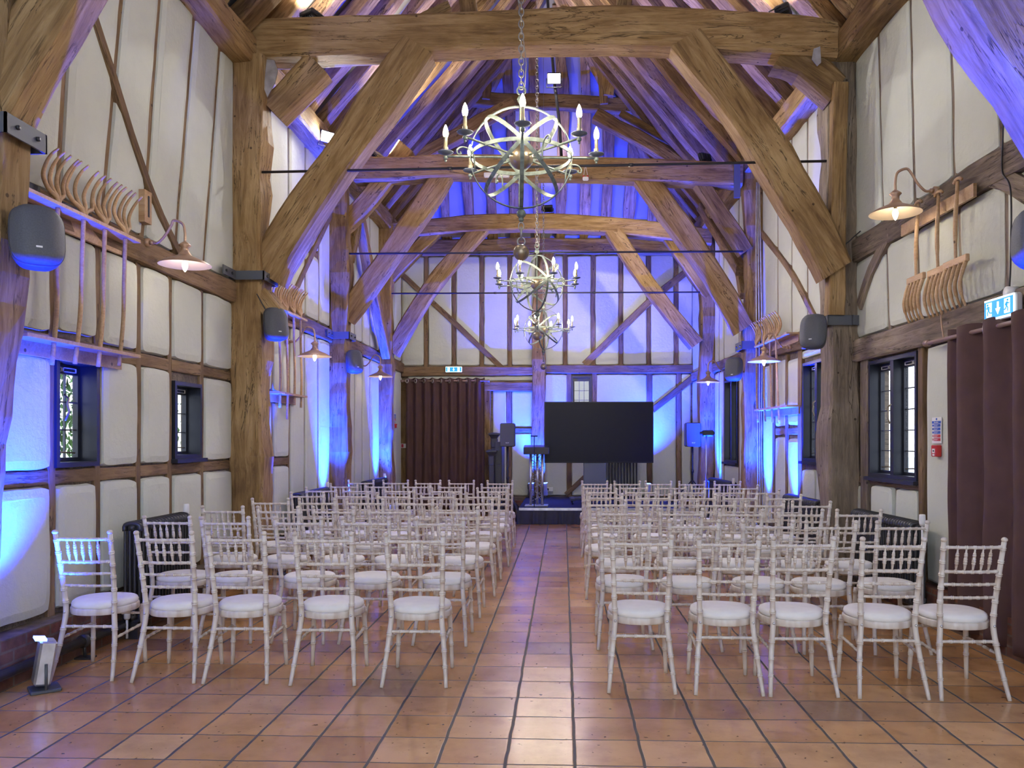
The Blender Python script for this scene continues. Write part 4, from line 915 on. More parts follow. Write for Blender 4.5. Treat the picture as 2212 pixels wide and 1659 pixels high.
# ------------------------------------------------------------------ exit signs
def text(body, size, mat, parent, M, name='lettering', ext=.001, font=None):
    c = bpy.data.curves.new(name+'_outline', 'FONT'); c.body = body; c.size = size; c.extrude = ext; c.align_x = 'CENTER'; c.align_y = 'CENTER'; c.materials.append(mat)
    tmp = bpy.data.objects.new('tmp', c); COL.objects.link(tmp); bpy.context.view_layer.update()
    me = bpy.data.meshes.new_from_object(tmp.evaluated_get(bpy.context.evaluated_depsgraph_get())); bpy.data.objects.remove(tmp, do_unlink=True)
    o = bpy.data.objects.new(name, me); COL.objects.link(o); o.matrix_world = M
    if parent: o.parent = parent
    return o
def runner(b, cx, cz, s, flip, y):
    """running figure through a doorway, in strokes"""
    f = -1 if flip else 1
    def st(pts, r): b.tube([(cx+f*p[0]*s, y, cz+p[1]*s) for p in pts], r*s, 6, flat=1)
    b.sphere((cx+f*.10*s, y, cz+.33*s), .075*s, 8, 6); st([(.07, .22), (-.02, -.02)], .07); st([(.07, .2), (.2, .1), (.28, .16)], .035); st([(.05, .2), (-.12, .16), (-.16, .02)], .035)
    st([(-.02, -.02), (.12, -.14), (.1, -.36)], .045); st([(-.02, -.02), (-.12, -.2), (-.3, -.22)], .045)
def exit_sign(loc, M3, w, h, label):
    root = empty('exit_sign'); M = M3.to_4x4(); M.translation = loc; root.matrix_world = M; tag(root, label, 'exit sign', 'lit emergency exit signs')
    b = MB(); b.box((0, -.03, 0), (w, .06, h*1.05), ch=.015); b.build('housing', WHITEP, root)
    b = MB(); b.box((0, .002, 0), (w*.97, .008, h*.98)); b.build('lit_face', EXITW, root)
    b = MB(); b.box((0, .007, 0), (w*.93, .006, h*.8)); b.build('blue_legend', EXITB, root)
    b = MB()
    for s in (-1, 1): b.box((s*w*.30, .011, 0), (h*.42, .004, h*.66))
    b.box((0, .011, h*.12), (h*.12, .004, h*.34)); b.add([(-h*.2, .012, h*.0), (h*.2, .012, h*.0), (0, .012, -h*.3)], [(0, 1, 2)]); b.add([(-h*.2, .009, h*.0), (h*.2, .009, h*.0), (0, .009, -h*.3)], [(0, 1, 2)])
    b.build('white_symbols', EXITW, root)
    b = MB()
    for s in (-1, 1): runner(b, s*w*.30, 0, h*.72, s < 0, .013)
    b.build('running_figures', EXITB, root)
    return root
q = P(980, 798, 16.83); exit_sign(q, WB.rot(), .35, .115, 'small lit blue exit sign on the beam above the doorway curtain')
a, z = WR.px(2159, 665, .16); exit_sign(WR.p(a, z, .16), WR.rot() @ Matrix.Rotation(0, 3, 'Z'), .36, .15, 'large lit blue exit sign above the curtain pole, right wall')
b = MB(); a, z = WR.px(2180, 632, .10); b.tube([WR.p(a, z, .05), WR.p(a, z, .12)], .042, 18); tag(b.build('junction_box', WHITEP), 'round white junction box above the large exit sign', 'junction box')
# ------------------------------------------------------------------ fire notices
def fire_notice(Wd, px0, px1, label, off=.05):
    a, z = Wd.px(*px0, off); a2, z2 = Wd.px(*px1, off); w, h = abs(a-a2), abs(z-z2)
    root = empty('fire_notice'); M = Wd.rot().to_4x4(); M.translation = Wd.p((a+a2)/2, (z+z2)/2, off); root.matrix_world = M; tag(root, label, 'notice')
    sx = -1 if Wd is WR else 1
    b = MB(); b.box((0, 0, 0), (w, .005, h)); b.build('notice_board', WHITEP, root)
    def Mt(x, zz, y=.0065):   # letters readable from the room
        R3 = Matrix((Vector((-1, 0, 0)), Vector((0, 0, 1)), Vector((0, 1, 0)))).transposed().to_4x4(); R3.translation = (x, y, zz); return M @ R3
    b = MB(); b.box((0, .004, h*.31), (w*.92, .003, h*.095)); hd = b.build('heading_band', BLUEP, root)
    b = MB(); b.tube([(0, .002, h*.43), (0, .005, h*.43)], h*.045, 14)
    for k in range(3): b.tube([(-sx*-w*.40 if False else sx*-w*-.0+(w*.38 if sx < 0 else -w*.38)*1.0, .002, h*(.19-.135*k)), ((w*.38 if sx < 0 else -w*.38), .005, h*(.19-.135*k))], h*.045, 14)
    b.build('mandatory_symbols', BLUEP, root)
    b = MB()
    for k in range(3): b.box(((-w*.08 if sx < 0 else w*.1), .004, h*(.19-.135*k)), (w*.66, .003, h*.105))
    b.build('blue_panels', BLUEP, root)
    b = MB()
    for k in range(2): b.box(((-w*.08 if sx < 0 else w*.1), .004, h*(-.215-.135*k)), (w*.66, .003, h*.105))
    b.build('red_panels', REDP, root)
    b = MB()
    for k in range(2): b.torus(((w*.38 if sx < 0 else -w*.38), .004, h*(-.215-.135*k)), h*.036, h*.008, Matrix.Rotation(PI/2, 3, 'X'), 14, 5)
    b.build('prohibition_symbols', REDP, root)
    b = MB()
    for k in range(5):
        for j in range(2): b.box(((-w*.0 if sx < 0 else 0.0)+w*.04*j, .0062, h*(.205-.135*k-.035*j)), (w*(.4-.1*j), .001, h*.012))
    b.build('small_print', WHITEP, root)
    return root, M, h, w
r_, M_, h_, w_ = fire_notice(WR, (2014, 902), (2034, 958), 'blue and red fire action notice on the plaster beside the brown curtain')
R3 = Matrix((Vector((-1, 0, 0)), Vector((0, 0, 1)), Vector((0, 1, 0)))).transposed().to_4x4(); R3.translation = (0, .007, h_*.31)
t = text('Fire action', h_*.075, WHITEP, None, Matrix.Identity(4)); t.parent = r_; t.matrix_basis = R3
fire_notice(WL, (855, 893), (851, 910), 'tiny fire notice on the left wall beside the doorway post', .05)
def callpoint(Wd, px_, label, s=.09, off=.045):
    a, z = Wd.px(*px_, off); root = empty('fire_alarm_button'); M = Wd.rot().to_4x4(); M.translation = Wd.p(a, z, off); root.matrix_world = M; tag(root, label, 'alarm button')
    b = MB(); b.box((0, .02, 0), (s, .045, s*1.05), ch=.006); b.build('housing', RED, root)
    b = MB(); b.box((0, .044, 0), (s*.45, .003, s*.4)); b.box((0, .044, -s*.36), (s*.35, .003, s*.18)); pl = b.build('press_plate', WHITEP, root)
    b = MB(); b.tube([(0, .044, 0), (0, .047, 0)], s*.09, 12); b.add([(-s*.2, .0465, 0), (-s*.08, .0465, s*.07), (-s*.08, .0465, -s*.07)], [(0, 1, 2)]); b.build('press_mark', BLACK, pl)
callpoint(WR, (2028, 974), 'red fire alarm button under the fire action notice')
callpoint(WL, (853, 920), 'small red fire alarm button beside the doorway post', .08)
b = MB(); q = P(874, 963, 16.86); b.box(q, (.15, .01, .09)); o = b.build('door_notice', WHITEP); tag(o, 'small white and red notice on the post left of the doorway curtain', 'notice')
b = MB(); b.box(q+Vector((-.045, -.007, 0)), (.045, .004, .07)); b.build('red_square', REDP, o)
# ------------------------------------------------------------------ radiators
def radiator(Wd, a0, a1, z0, z1, label, cols=4, off=.10, valve=True, mat=IRON, pitch=.046, colgap=.036):
    root = empty('column_radiator'); c = (a0+a1)/2; M = Wd.rot().to_4x4(); M.translation = Wd.p(c, 0, off); root.matrix_world = M; tag(root, label, 'radiator')
    n = max(4, int((a1-a0)/pitch)); b = MB(); L = a1-a0
    for i in range(n):
        x = -L/2+L*(i+.5)/n
        for k in range(cols):
            y = k*colgap; b.tube([(x, y, z0+.05), (x, y, z1-.05)], .0125, 6, caps=False)
        D = (cols-1)*colgap
        b.tube(catmull([(x, -.005, z1-.06), (x, .0, z1-.018), (x, D/2, z1-.004), (x, D, z1-.018), (x, D+.005, z1-.06)], 3), .019, 6)
        b.tube(catmull([(x, -.005, z0+.06), (x, .0, z0+.018), (x, D/2, z0+.004), (x, D, z0+.018), (x, D+.005, z0+.06)], 3), .019, 6)
    for z in (z1-.035, z0+.035): b.tube([(-L/2, D/2, z), (L/2, D/2, z)], .024, 8)
    b.build('radiator_sections', mat, root)
    for s in (-1, 1):
        b = MB(); b.box((s*(L/2-.03), D/2, z0/2), (.05, D*.9, z0)); b.build('foot', mat, root)
    if valve:
        b = MB(); x = -L/2-.06 if Wd is WR else L/2+.06
        b.lathe([(.018, z1-.02), (.024, z1), (.026, z1+.02), (.024, z1+.07), (.02, z1+.075)], (x, D/2, 0), 14); b.tube([(x, D/2, .02), (x, D/2, z1-.02)], .009, 8); b.build('thermostatic_valve', WHITEP, root)
        if Wd is WL: b = MB(); b.lathe([(.016, .16), (.022, .17), (.022, .235), (.018, .24)], (-L/2-.05, D/2, 0), 12); b.tube([(-L/2-.05, D/2, .02), (-L/2-.05, D/2, .16)], .009, 8); b.build('lockshield_valve', WHITEP, root)
    return root
radiator(WL, YL(5.98), YL(6.80), .12, .86, 'black cast-iron column radiator under the left wall, nearest the camera', off=.19)
radiator(WL, YL(9.7), YL(10.9), .12, .83, 'blue-lit black radiator between the two left posts', off=.19)
radiator(WL, YL(13.0), YL(14.4), .12, .80, 'dark radiator on the left wall before the doorway', off=.19)
radiator(WR, YR(6.6), YR(7.85), .12, .80, 'dark column radiator below the near right window', off=.15)
radiator(WR, YR(8.85), YR(10.0), .12, .80, 'dark column radiator beyond the dark right post', off=.15)
radiator(WR, YR(12.8), YR(14.3), .12, .80, 'dark column radiator on the right wall near the stage', off=.15)
radiator(WB, .86, 1.56, .3, 1.56, 'tall black column radiator on the end wall behind the screen', cols=3, off=.08, valve=False, pitch=.06)
# heating pipe along the left wall
b = MB(); b.tube([(-3.24, 1.5, .12), (-3.24, 5.9, .12)], .032, 12); pr = b.build('heating_pipe', IRON); tag(pr, 'dark heating pipe running low along the left wall', 'pipe')
for y in (3.6, 5.35):
    b = MB(); b.tube([(-3.24, y-.03, .12), (-3.24, y+.03, .12)], .045, 12); b.tube([(-3.24, y, .12), (-3.24, y, 0)], .01, 6); b.box((-3.24, y, .006), (.12, .08, .012)); b.build('pipe_bracket', IRON, pr)
# ------------------------------------------------------------------ floor LED uplights
def led(loc, rz, label, energy, target, ang=75):
    root = empty('uplight', loc, rz); tag(root, label, 'uplight', 'blue floor uplights')
    b = MB(); b.box((0, 0, .17), (.13, .09, .26), Matrix.Rotation(-.15, 3, 'X'), ch=.012); b.build('housing', ZINC, root)
    b = MB(); b.box((0, -.022, .31), (.11, .06, .012), Matrix.Rotation(-.15, 3, 'X')); b.build('lens', LEDB, root)
    b = MB(); b.box((0, 0, .01), (.16, .16, .02), ch=.005); b.tube([(-.075, 0, .02), (-.075, 0, .17)], .008, 6); b.tube([(.075, 0, .02), (.075, 0, .17)], .008, 6); b.build('stand', STEEL, root)
    l = light('SPOT', 'uplight_beam', Vector(loc)+Vector((0, 0, .36)), energy, (0.003, 0.030, 1.0), target, .04, ang, 1.0)
BL = 7500
g = PZ(72, 1503); led((g.x, g.y+.1, 0), math.radians(-50), 'chrome LED uplight glowing blue at the foot of the left-edge post', BL*.33, (-3.50, 4.80, 3.9), 84)
for (x, y, tx, ty, k, lab) in (
    (-3.12, 8.72, -3.55, 8.75, .9, 'blue uplight hidden behind the near left post'), (-3.12, 11.25, -3.50, 11.5, 1.1, 'blue uplight before the second left post'),
    (-3.1, 14.45, -3.45, 14.7, 1.1, 'blue uplight before the third left post'), (2.66, 11.45, 2.95, 11.65, 1.1, 'blue uplight before the second right post'),
    (2.70, 10.3, 3.05, 10.3, .9, 'blue uplight by the wall beyond the dark right post'), (2.52, 14.4, 2.82, 14.75, 1.1, 'blue uplight before the third right post'),
    (-.66, 16.5, -.66, 17.0, .5, 'blue uplight beside the centre post of the end wall'), (-.40, 16.55, -.15, 17.0, .28, 'blue uplight behind the lectern and the screen edge'), (1.72, 16.4, 1.80, 17.0, .62, 'blue uplight behind the screen')):
    led((x, y, SZ0 if y > 16 else 0), .6 if x < 0 else -.6, lab, BL*k, (tx, ty, 4.6 if y < 16 else 3.6), 54 if y < 16 else 74)
led((2.62, 3.9, 0), -.6, 'blue uplight at the foot of the near right post', BL*1.2, (2.35, 4.5, 5.2), 50)
#led((P(1178, 1080, 16.5).x+.08, 16.6, .28), 0, 'blue uplight on the stage behind the lectern', BL*.45, (-.2, 16.9, 3.2), 60)
# ------------------------------------------------------------------ roof spotlights
def flood(loc, aim, label, energy=0, lit=False, col=(1, .90, .76), ang=90, s=1.0):
    root = empty('floodlight', loc); root.rotation_euler = (Vector(aim)-Vector(loc)).to_track_quat('Y', 'Z').to_euler(); root.scale = (s, s, s); tag(root, label, 'floodlight', 'roof floodlights')
    b = MB(); b.box((0, -.03, 0), (.20, .05, .15), ch=.008)
    for k in range(7): b.box((-.075+.025*k, -.065, 0), (.006, .03, .12))
    b.build('housing', BLACK, root)
    b = MB(); b.box((0, .0, 0), (.17, .008, .12)); b.build('lens', SPOTE if lit else SPK2, root)
    b = MB(); b.tube([(-.11, -.03, 0), (-.11, -.03, -.12), (.11, -.03, -.12), (.11, -.03, 0)], .008, 6); b.build('yoke', BLACK, root)
    if energy: light('SPOT', 'flood_beam', Vector(loc)+(Vector(aim)-Vector(loc)).normalized()*.06, energy, col, aim, .08, ang, .8)
    return root
FL = 360
p = P(708, 296, 10.4); flood(p, (.3, 7.0, 4.2), 'dazzling white floodlight beside the broad near left brace', FL*.55, True, (1, .96, .9), 130)
p = P(1197, 173, 11.6); flood(p+Vector((0, -.05, 0)), (p.x, 6.0, 3.6), 'dazzling white floodlight on the black pole above the chandeliers', FL*.6, True, (1, .96, .92), 140)
flood(P(672, 28, 8.45), P(700, -260, 8.6), 'black floodlight on the left of the nearest tie beam', FL*.5, ang=140)
flood(P(1690, 18, 8.45), P(1620, -260, 8.6), 'black floodlight on the right of the nearest tie beam', FL*.5, ang=140)
flood(P(818, 332, 11.9), P(960, 120, 11.4), 'black floodlight on the left of the second tie beam', FL*2.6, ang=125)
flood(P(1520, 345, 11.9), (-.7, 17.0, 3.3), 'black floodlight on the right of the second tie beam', FL*1.3, ang=85)
flood(P(1183, 448, 15.0), P(1200, 250, 16.2), 'small black floodlight facing up at the hipped roof end', FL*.35, ang=70)
b = MB(); b.tube([P(1178, -60, 11.7), P(1197, 173, 11.72), P(1208, 262, 11.75), P(1213, 342, 11.85)], .022, 8); tag(b.build('lighting_pole', BLACK), 'black pole rising from the second tie beam to the dazzling light', 'pole')
b = MB(); b.box(P(1073, 378, 11.675), (.37, .07, .06), ch=.01); tag(b.build('emergency_light', WHITEP), 'white emergency light bar under the second tie beam behind the globe rings', 'emergency light')
sn = P(1265, 386, 11.69); o = empty('smoke_sensor', sn); tag(o, 'small white sensor with two red terminals hanging below the second tie beam', 'sensor')
b = MB(); b.box((0, 0, 0), (.085, .05, .05), ch=.012); b.build('sensor_body', WHITEP, o)
b = MB(); b.box((-.03, 0, .035), (.02, .02, .025)); b.box((.03, 0, .035), (.02, .02, .025)); b.build('red_terminals', RED, o)
b = MB(); b.tube([(-.03, 0, .04), (0, 0, .20)], .003, 5); b.tube([(.03, 0, .04), (0, 0, .20)], .003, 5); b.build('wires', WHITEP, o)
# small plaster-wall fittings
a, z = WR.px(1534, 722, .05); root = empty('air_vent'); M = WR.rot().to_4x4(); M.translation = WR.p(a, z, .05); root.matrix_world = M; tag(root, 'white slatted air vent high on the far right wall', 'air vent')
b = MB(); b.box((0, 0, 0), (.22, .02, .36), ch=.004); b.build('vent_surround', WHITEP, root)
b = MB(); b.box((0, .006, 0), (.15, .016, .26)); b.build('grille_slots', BLACK, root)
b = MB(); q = P(311, 440, 6.6); a, z = WL.px(309, 450, .06); wallbox(b, WL, a-.05, a+.06, z-.12, z+.14, .0, .10); o = b.build('wooden_bell_box', PINE); tag(o, 'small wooden block screwed to the left wall above the lamp', 'block')
b = MB(); wallbox(b, WL, a-.0, a+.02, z-.07, z+.10, .10, .105); b.build('black_strip', BLACK, o)
def cable(pts, r, mat, label, name='cable'):
    b = MB(); b.tube(catmull(pts, 8), r, 6); return tag(b.build(name, mat), label, 'cable')
def wpts(Wd, pp, off): return [Wd.p(*Wd.px(x, y, off), off) for x, y in pp]
cable(wpts(WR, [(2183, -20), (2172, 180), (2166, 300), (2165, 370), (2183, 412), (2183, 560), (2180, 630)], .10), .006, BLACK, 'dark cable dropping down the right wall to the exit sign')
cable([WR.p(8.15, 3.56, .10), WR.p(8.28, 3.50, .15), WR.p(8.33, 3.42, .20), WR.p(8.34, 3.1, .20), WR.p(8.34, 2.75, .20)], .006, BLACK, 'black cable on the face of the dark right post')
cable([WL.p(8.18, 2.98, .3), WL.p(8.2, 2.8, .4), WL.p(8.2, 2.72, .5), P(592, 660, 8.3)], .006, BLACK, 'thin black cable looping to the speaker on the near left post')
for k in range(3):
    yk = YR(11.64)-.02; cable([WR.p(yk, 0.2, .06+.035*k), WR.p(yk+.02, 1.6, .07+.03*k), WR.p(yk, 2.9, .07+.04*k), WR.p(yk+.02, 4.4, .09+.03*k), WR.p(yk+.03, 5.2, .1+.02*k)], .008, ZINC, 'one of the grey cables running up the blue-lit right post')['group'] = 'grey cables on the right post'
cable(wpts(WR, [(2039, 735), (2033, 690), (2036, 672)], .14), .006, COPPER, 'short brown cord behind the curtain pole end')
# ------------------------------------------------------------------ stage and what stands on it
SX0, SX1, SY0, SY1, SZ = -.78, 2.25, 14.12, 16.85, .285
b = MB(); b.mat(STAGEB); b.box(((SX0+SX1)/2, (SY0+SY1)/2, SZ-.02), (SX1-SX0, SY1-SY0, .04)); b.mat(ZINC); b.box(((SX0+SX1)/2, SY0-.006, SZ-.02), (SX1-SX0, .012, .045)); b.mat(BLACK); b.box(((SX0+SX1)/2, (SY0+SY1)/2+.05, SZ/2-.03), (SX1-SX0-.1, SY1-SY0-.1, SZ-.06))
st = b.build('stage'); tag(st, 'low portable stage with dark blue carpet and a silver edge', 'stage')
n = 260; vs_ = []
for j in range(5):
    z = SZ-.045-(SZ-.05)*j/4
    for i in range(n+1):
        u = i/n; x = SX0-.04+(SX1-SX0+.08)*u; t = j/4
        vs_.append((x, SY0-.03-.025*math.sin(u*150+2*noise.noise(Vector((u*20, 0, 0))))*(.3+.7*t)-.02*t, z))
b = MB(); b.add(vs_, [(j*(n+1)+i, j*(n+1)+i+1, (j+1)*(n+1)+i+1, (j+1)*(n+1)+i) for j in range(4) for i in range(n)], True)
b.add([(SX0-.03, SY0+(SY1-SY0)*i/40, SZ-.045-(SZ-.05)*j) if False else (SX0-.03-.02*math.sin(i*1.3)*(j), SY0-.03+(SY1-SY0)*i/40, SZ-.045-(SZ-.05)*j) for j in (0, 1) for i in range(41)], [(i, i+1, 42+i, 41+i) for i in range(40)], True)
b.build('stage_skirt', SKIRT, st)
# screen
TVY = 15.1
tl, br = P(1176, 868, TVY), P(1411.5, 1000, TVY); cx_, cz_ = (tl.x+br.x)/2, (tl.z+br.z)/2; tw, th = br.x-tl.x, tl.z-br.z
root = empty('television', (cx_, TVY, SZ), math.radians(1.0)); tag(root, 'very large black flat screen on a wheeled stand on the stage', 'television')
zc = cz_-SZ
b = MB(); b.box((0, 0, zc), (tw, .06, th), ch=.008); b.build('screen_bezel', BLACK, root)
b = MB(); b.box((0, -.031, zc), (tw-.03, .004, th-.03)); b.build('screen_panel', SCREEN, root)
p0 = P(1285, 1030, TVY).x-cx_
b = MB(); b.box((p0, .06, (zc-th/2)/2+.08), (.42, .16, zc-th/2-.06), ch=.01); b.build('stand_cabinet', simple('cabinet_grey', (.10, .12, .15), .5), root)
b = MB(); b.box((p0-.0, .0, .10), (.95, .10, .05), ch=.01)
for s in (-1, 1): b.box((p0+s*.42, .0, .09), (.08, .55, .05), ch=.01)
b.build('stand_base', SPK, root)
for s in (-1, 1):
    for t_ in (-1, 1): b = MB(); b.tube([(p0+s*.42-.015, t_*.25, .035), (p0+s*.42+.015, t_*.25, .035)], .035, 12); b.build('castor', BLACK, root)
# pole speakers
def pole_speaker(px0, px1, Yp, zf, label):
    a, c = P(*px0, Yp), P(*px1, Yp); w, h = c.x-a.x, a.z-c.z; root = empty('pa_speaker', ((a.x+c.x)/2, Yp, zf)); tag(root, label, 'speaker', 'black speakers on poles')
    z0 = c.z-zf
    b = MB(); b.box((0, .12, z0+h/2), (w, .26, h), ch=.02); b.build('cabinet', SPK, root)
    b = MB(); b.box((0, -.012, z0+h/2), (w*.94, .01, h*.95), ch=.003); gr = b.build('grille', SPK2, root)
    b = MB()
    t = text('RCF', .035, WHITEP, None, Matrix.Identity(4)); t.parent = gr; t.matrix_basis = Matrix.Translation((.0, -.0185, z0+.07)) @ Matrix.Rotation(PI/2, 4, 'X')
    b = MB(); b.tube([(0, .12, .35), (0, .12, z0)], .0175, 10); b.tube([(0, .12, z0*.55), (0, .12, z0*.55+.05)], .028, 10); b.build('pole', BLACK, root)
    for k in range(3):
        an = 2*PI*k/3+.5; b = MB(); b.tube([(0, .12, .45), (.42*math.cos(an), .12+.42*math.sin(an), .02)], .012, 8); b.tube([(0, .12, .2), (.24*math.cos(an), .12+.24*math.sin(an), .21)], .008, 6); b.build('leg', BLACK, root)
    return root
pole_speaker((1080, 914), (1112, 965), 14.9, 0, 'black speaker on a pole left of the lectern, in front of the stair newels')
pole_speaker((1482, 913), (1514, 965), 14.9, SZ, 'black speaker on a pole at the right of the stage')
# lectern
LY = 14.55
root = empty('lectern', (P(1159, 1095, LY).x, LY, SZ)); tag(root, 'aluminium truss lectern with a dark top at the left of the stage', 'lectern')
ztop = P(1159, 975, LY).z-SZ; cols = [(-.105, -.02), (.105, -.02), (.01, .16)]
for (x, y) in cols: b = MB(); b.tube([(x, y, .02), (x, y, ztop)], .024, 12); b.build('truss_tube', ALU, root)
b = MB()
for i in range(3):
    (x0, y0), (x1, y1) = cols[i], cols[(i+1) % 3]; k = 0; z = .08
    while z < ztop-.12:
        a, c = ((x0, y0), (x1, y1)) if k % 2 == 0 else ((x1, y1), (x0, y0)); b.tube([(a[0], a[1], z), (c[0], c[1], z+.11)], .0055, 6); z += .11; k += 1
b.build('lacing_bars', ALU, root)
b = MB(); b.box((0, .05, .01), (.42, .34, .015), ch=.004); b.build('base_plate', ALU, root)
b = MB(); b.box((0, .03, ztop+.03), (.46, .34, .13), Matrix.Rotation(.12, 3, 'X'), ch=.01); b.build('reading_top', simple('smoked_top', (.05, .055, .07), .25), root)
# microphone stand
g = PZ(1154, 1131); root = empty('microphone_stand', (g.x, g.y, 0)); tag(root, 'slim black microphone stand on the tiles in front of the stage', 'microphone stand')
b = MB(); b.lathe([(.115, 0), (.115, .012), (.09, .022), (.02, .03), (.012, .05)], seg=24); b.build('round_base', BLACK, root)
zt = P(1154, 942, g.y).z; b = MB(); b.tube([(0, 0, .03), (0, 0, zt)], .008, 8); b.build('upright', BLACK, root)
b = MB(); b.tube([(-.06, 0, zt), (.06, 0, zt)], .011, 8); b.build('clip', BLACK, root)
# folded easel legs leaning left of the stage
g1, g2 = PZ(1126, 1132), PZ(1112, 1118); root = empty('folded_stand', (g1.x, g1.y, 0)); tag(root, 'folded black stand leaning beside the stage corner', 'stand')
tp = P(1104, 1068, g1.y)
for q in (g1, Vector((g1.x-.10, g1.y+.25, 0))): b = MB(); b.tube([(q.x-g1.x, q.y-g1.y, .015), (tp.x-g1.x, .12, tp.z)], .018, 8); b.build('leg', BLACK, root)
# camera on a tripod by the right post
q = P(1529, 936, 14.3); root = empty('video_light', (q.x, q.y, 0)); tag(root, 'small black device on a slim silver pole in front of the far right post', 'light stand')
b = MB(); b.box((0, 0, q.z), (.20, .14, .11), ch=.02); b.tube([(-.14, 0, q.z), (.12, 0, q.z)], .03, 10); b.build('device_body', BLACK, root)
b = MB(); b.tube([(-.03, 0, .35), (-.03, 0, q.z-.05)], .012, 8); b.build('pole', ALU, root)
for k in range(3): an = 2*PI*k/3+.2; b = MB(); b.tube([(-.03, 0, .45), (-.03+.35*math.cos(an), .35*math.sin(an), .01)], .01, 6); b.build('leg', BLACK, root)
# stair newels and dark panelling left of the lectern
def newel(px0, Yp, w, label):
    q = P(*px0, Yp); root = empty('stair_newel', (q.x, Yp, 0)); tag(root, label, 'newel post', 'dark stair newels')
    b = MB(); b.box((0, 0, (q.z-.1)/2), (w*.5, w*.5, q.z-.1), ch=.01); b.box((0, 0, q.z-.2), (w*.62, w*.62, .2), ch=.02); b.build('shaft', NEWEL, root)
    b = MB(); b.lathe([(w*.36, -.14), (w*.40, -.10), (w*.62, -.05), (w*.74, -.03), (w*.74, 0), (w*.3, .015)], (0, 0, q.z), 4, smooth=False, M=Matrix.Rotation(PI/4, 3, 'Z')); b.build('cap', NEWEL, root)
newel((1068, 936), 16.4, .22, 'taller dark stair newel between the doorway curtain and the left pole speaker')
newel((1062, 973), 15.7, .20, 'shorter dark stair newel nearer the chairs')
root = empty('stair_balustrade', (P(1078, 1000, 16.0).x, 16.0, 0)); tag(root, 'dark panelled stair side beside the newels', 'stair panel')
b = MB(); b.box((0, .2, .72), (.14, .75, 1.44), ch=.01); b.build('panel_body', NEWEL, root)
b = MB()
for z in (.35, .75, 1.15): b.box((0, -.178, z), (.09, .008, .3), ch=.002)
b.build('raised_fields', NEWEL, root)
# power socket with plug, cable
q = P(1187, 1057, 16.9); root = empty('power_socket', q); tag(root, 'white double power socket low on the end wall', 'socket')
b = MB(); b.box((0, 0, 0), (.15, .02, .09), ch=.004); b.build('face_plate', WHITEP, root)
b = MB(); b.box((-.04, -.03, -.0), (.05, .05, .05), ch=.008); b.build('plug', BLACK, root)
cable([q+Vector((-.04, -.05, -.02)), q+Vector((-.05, -.08, -.2)), q+Vector((.03, -.1, -.38)), q+Vector((.10, -.25, -.44)), q+Vector((.2, -.5, -.475))], .008, WHITEP, 'pale cable trailing from the wall socket onto the stage')
a, z = WL.px(262, 1270, .1)
# ------------------------------------------------------------------ chairs
def turned(b, pts, r0, rings, seg=9, dense=7, radii=None, amp=.0032, sub=6):
    """turned bamboo-style rod: rings = fractions where a double bead sits"""
    path = catmull(pts, sub) if len(pts) > 2 else [Vector(pts[0]).lerp(Vector(pts[1]), i/6) for i in range(7)]
    cum = [0]
    for i in range(1, len(path)): cum.append(cum[-1]+(path[i]-path[i-1]).length)
    L = cum[-1]
    def at(s):
        s = min(max(s, 0), L)
        for i in range(1, len(path)):
            if cum[i] >= s: return path[i-1].lerp(path[i], (s-cum[i-1])/max(1e-9, cum[i]-cum[i-1]))
        return path[-1]
    st = [(c, 0) for c in cum]
    for f in rings:
        c = f*L
        for (d, h) in ((-.009, 0), (-.007, 1), (-.003, 1), (-.0012, .1), (.0012, .1), (.003, 1), (.007, 1), (.009, 0)):
            if 0 <= c+d <= L: st.append((c+d, h))
    near = lambda s: any(abs(s-f*L) < .0089 for f in rings)
    st = sorted([x for x in st if x[1] > 0 or not near(x[0]) or abs(x[0]) < 1e-9 or abs(x[0]-L) < 1e-9])
    ps, rs, last = [], [], -1
    for (s, h) in st:
        if s-last < 5e-4: continue
        last = s; k = s/L; r = r0
        if radii: 
            x = k*(len(radii)-1); i = min(int(x), len(radii)-2); r = radii[i]*(1-(x-i))+radii[i+1]*(x-i)
        ps.append(at(s)); rs.append(r+amp*h)
    b.tube(ps, rs, seg)
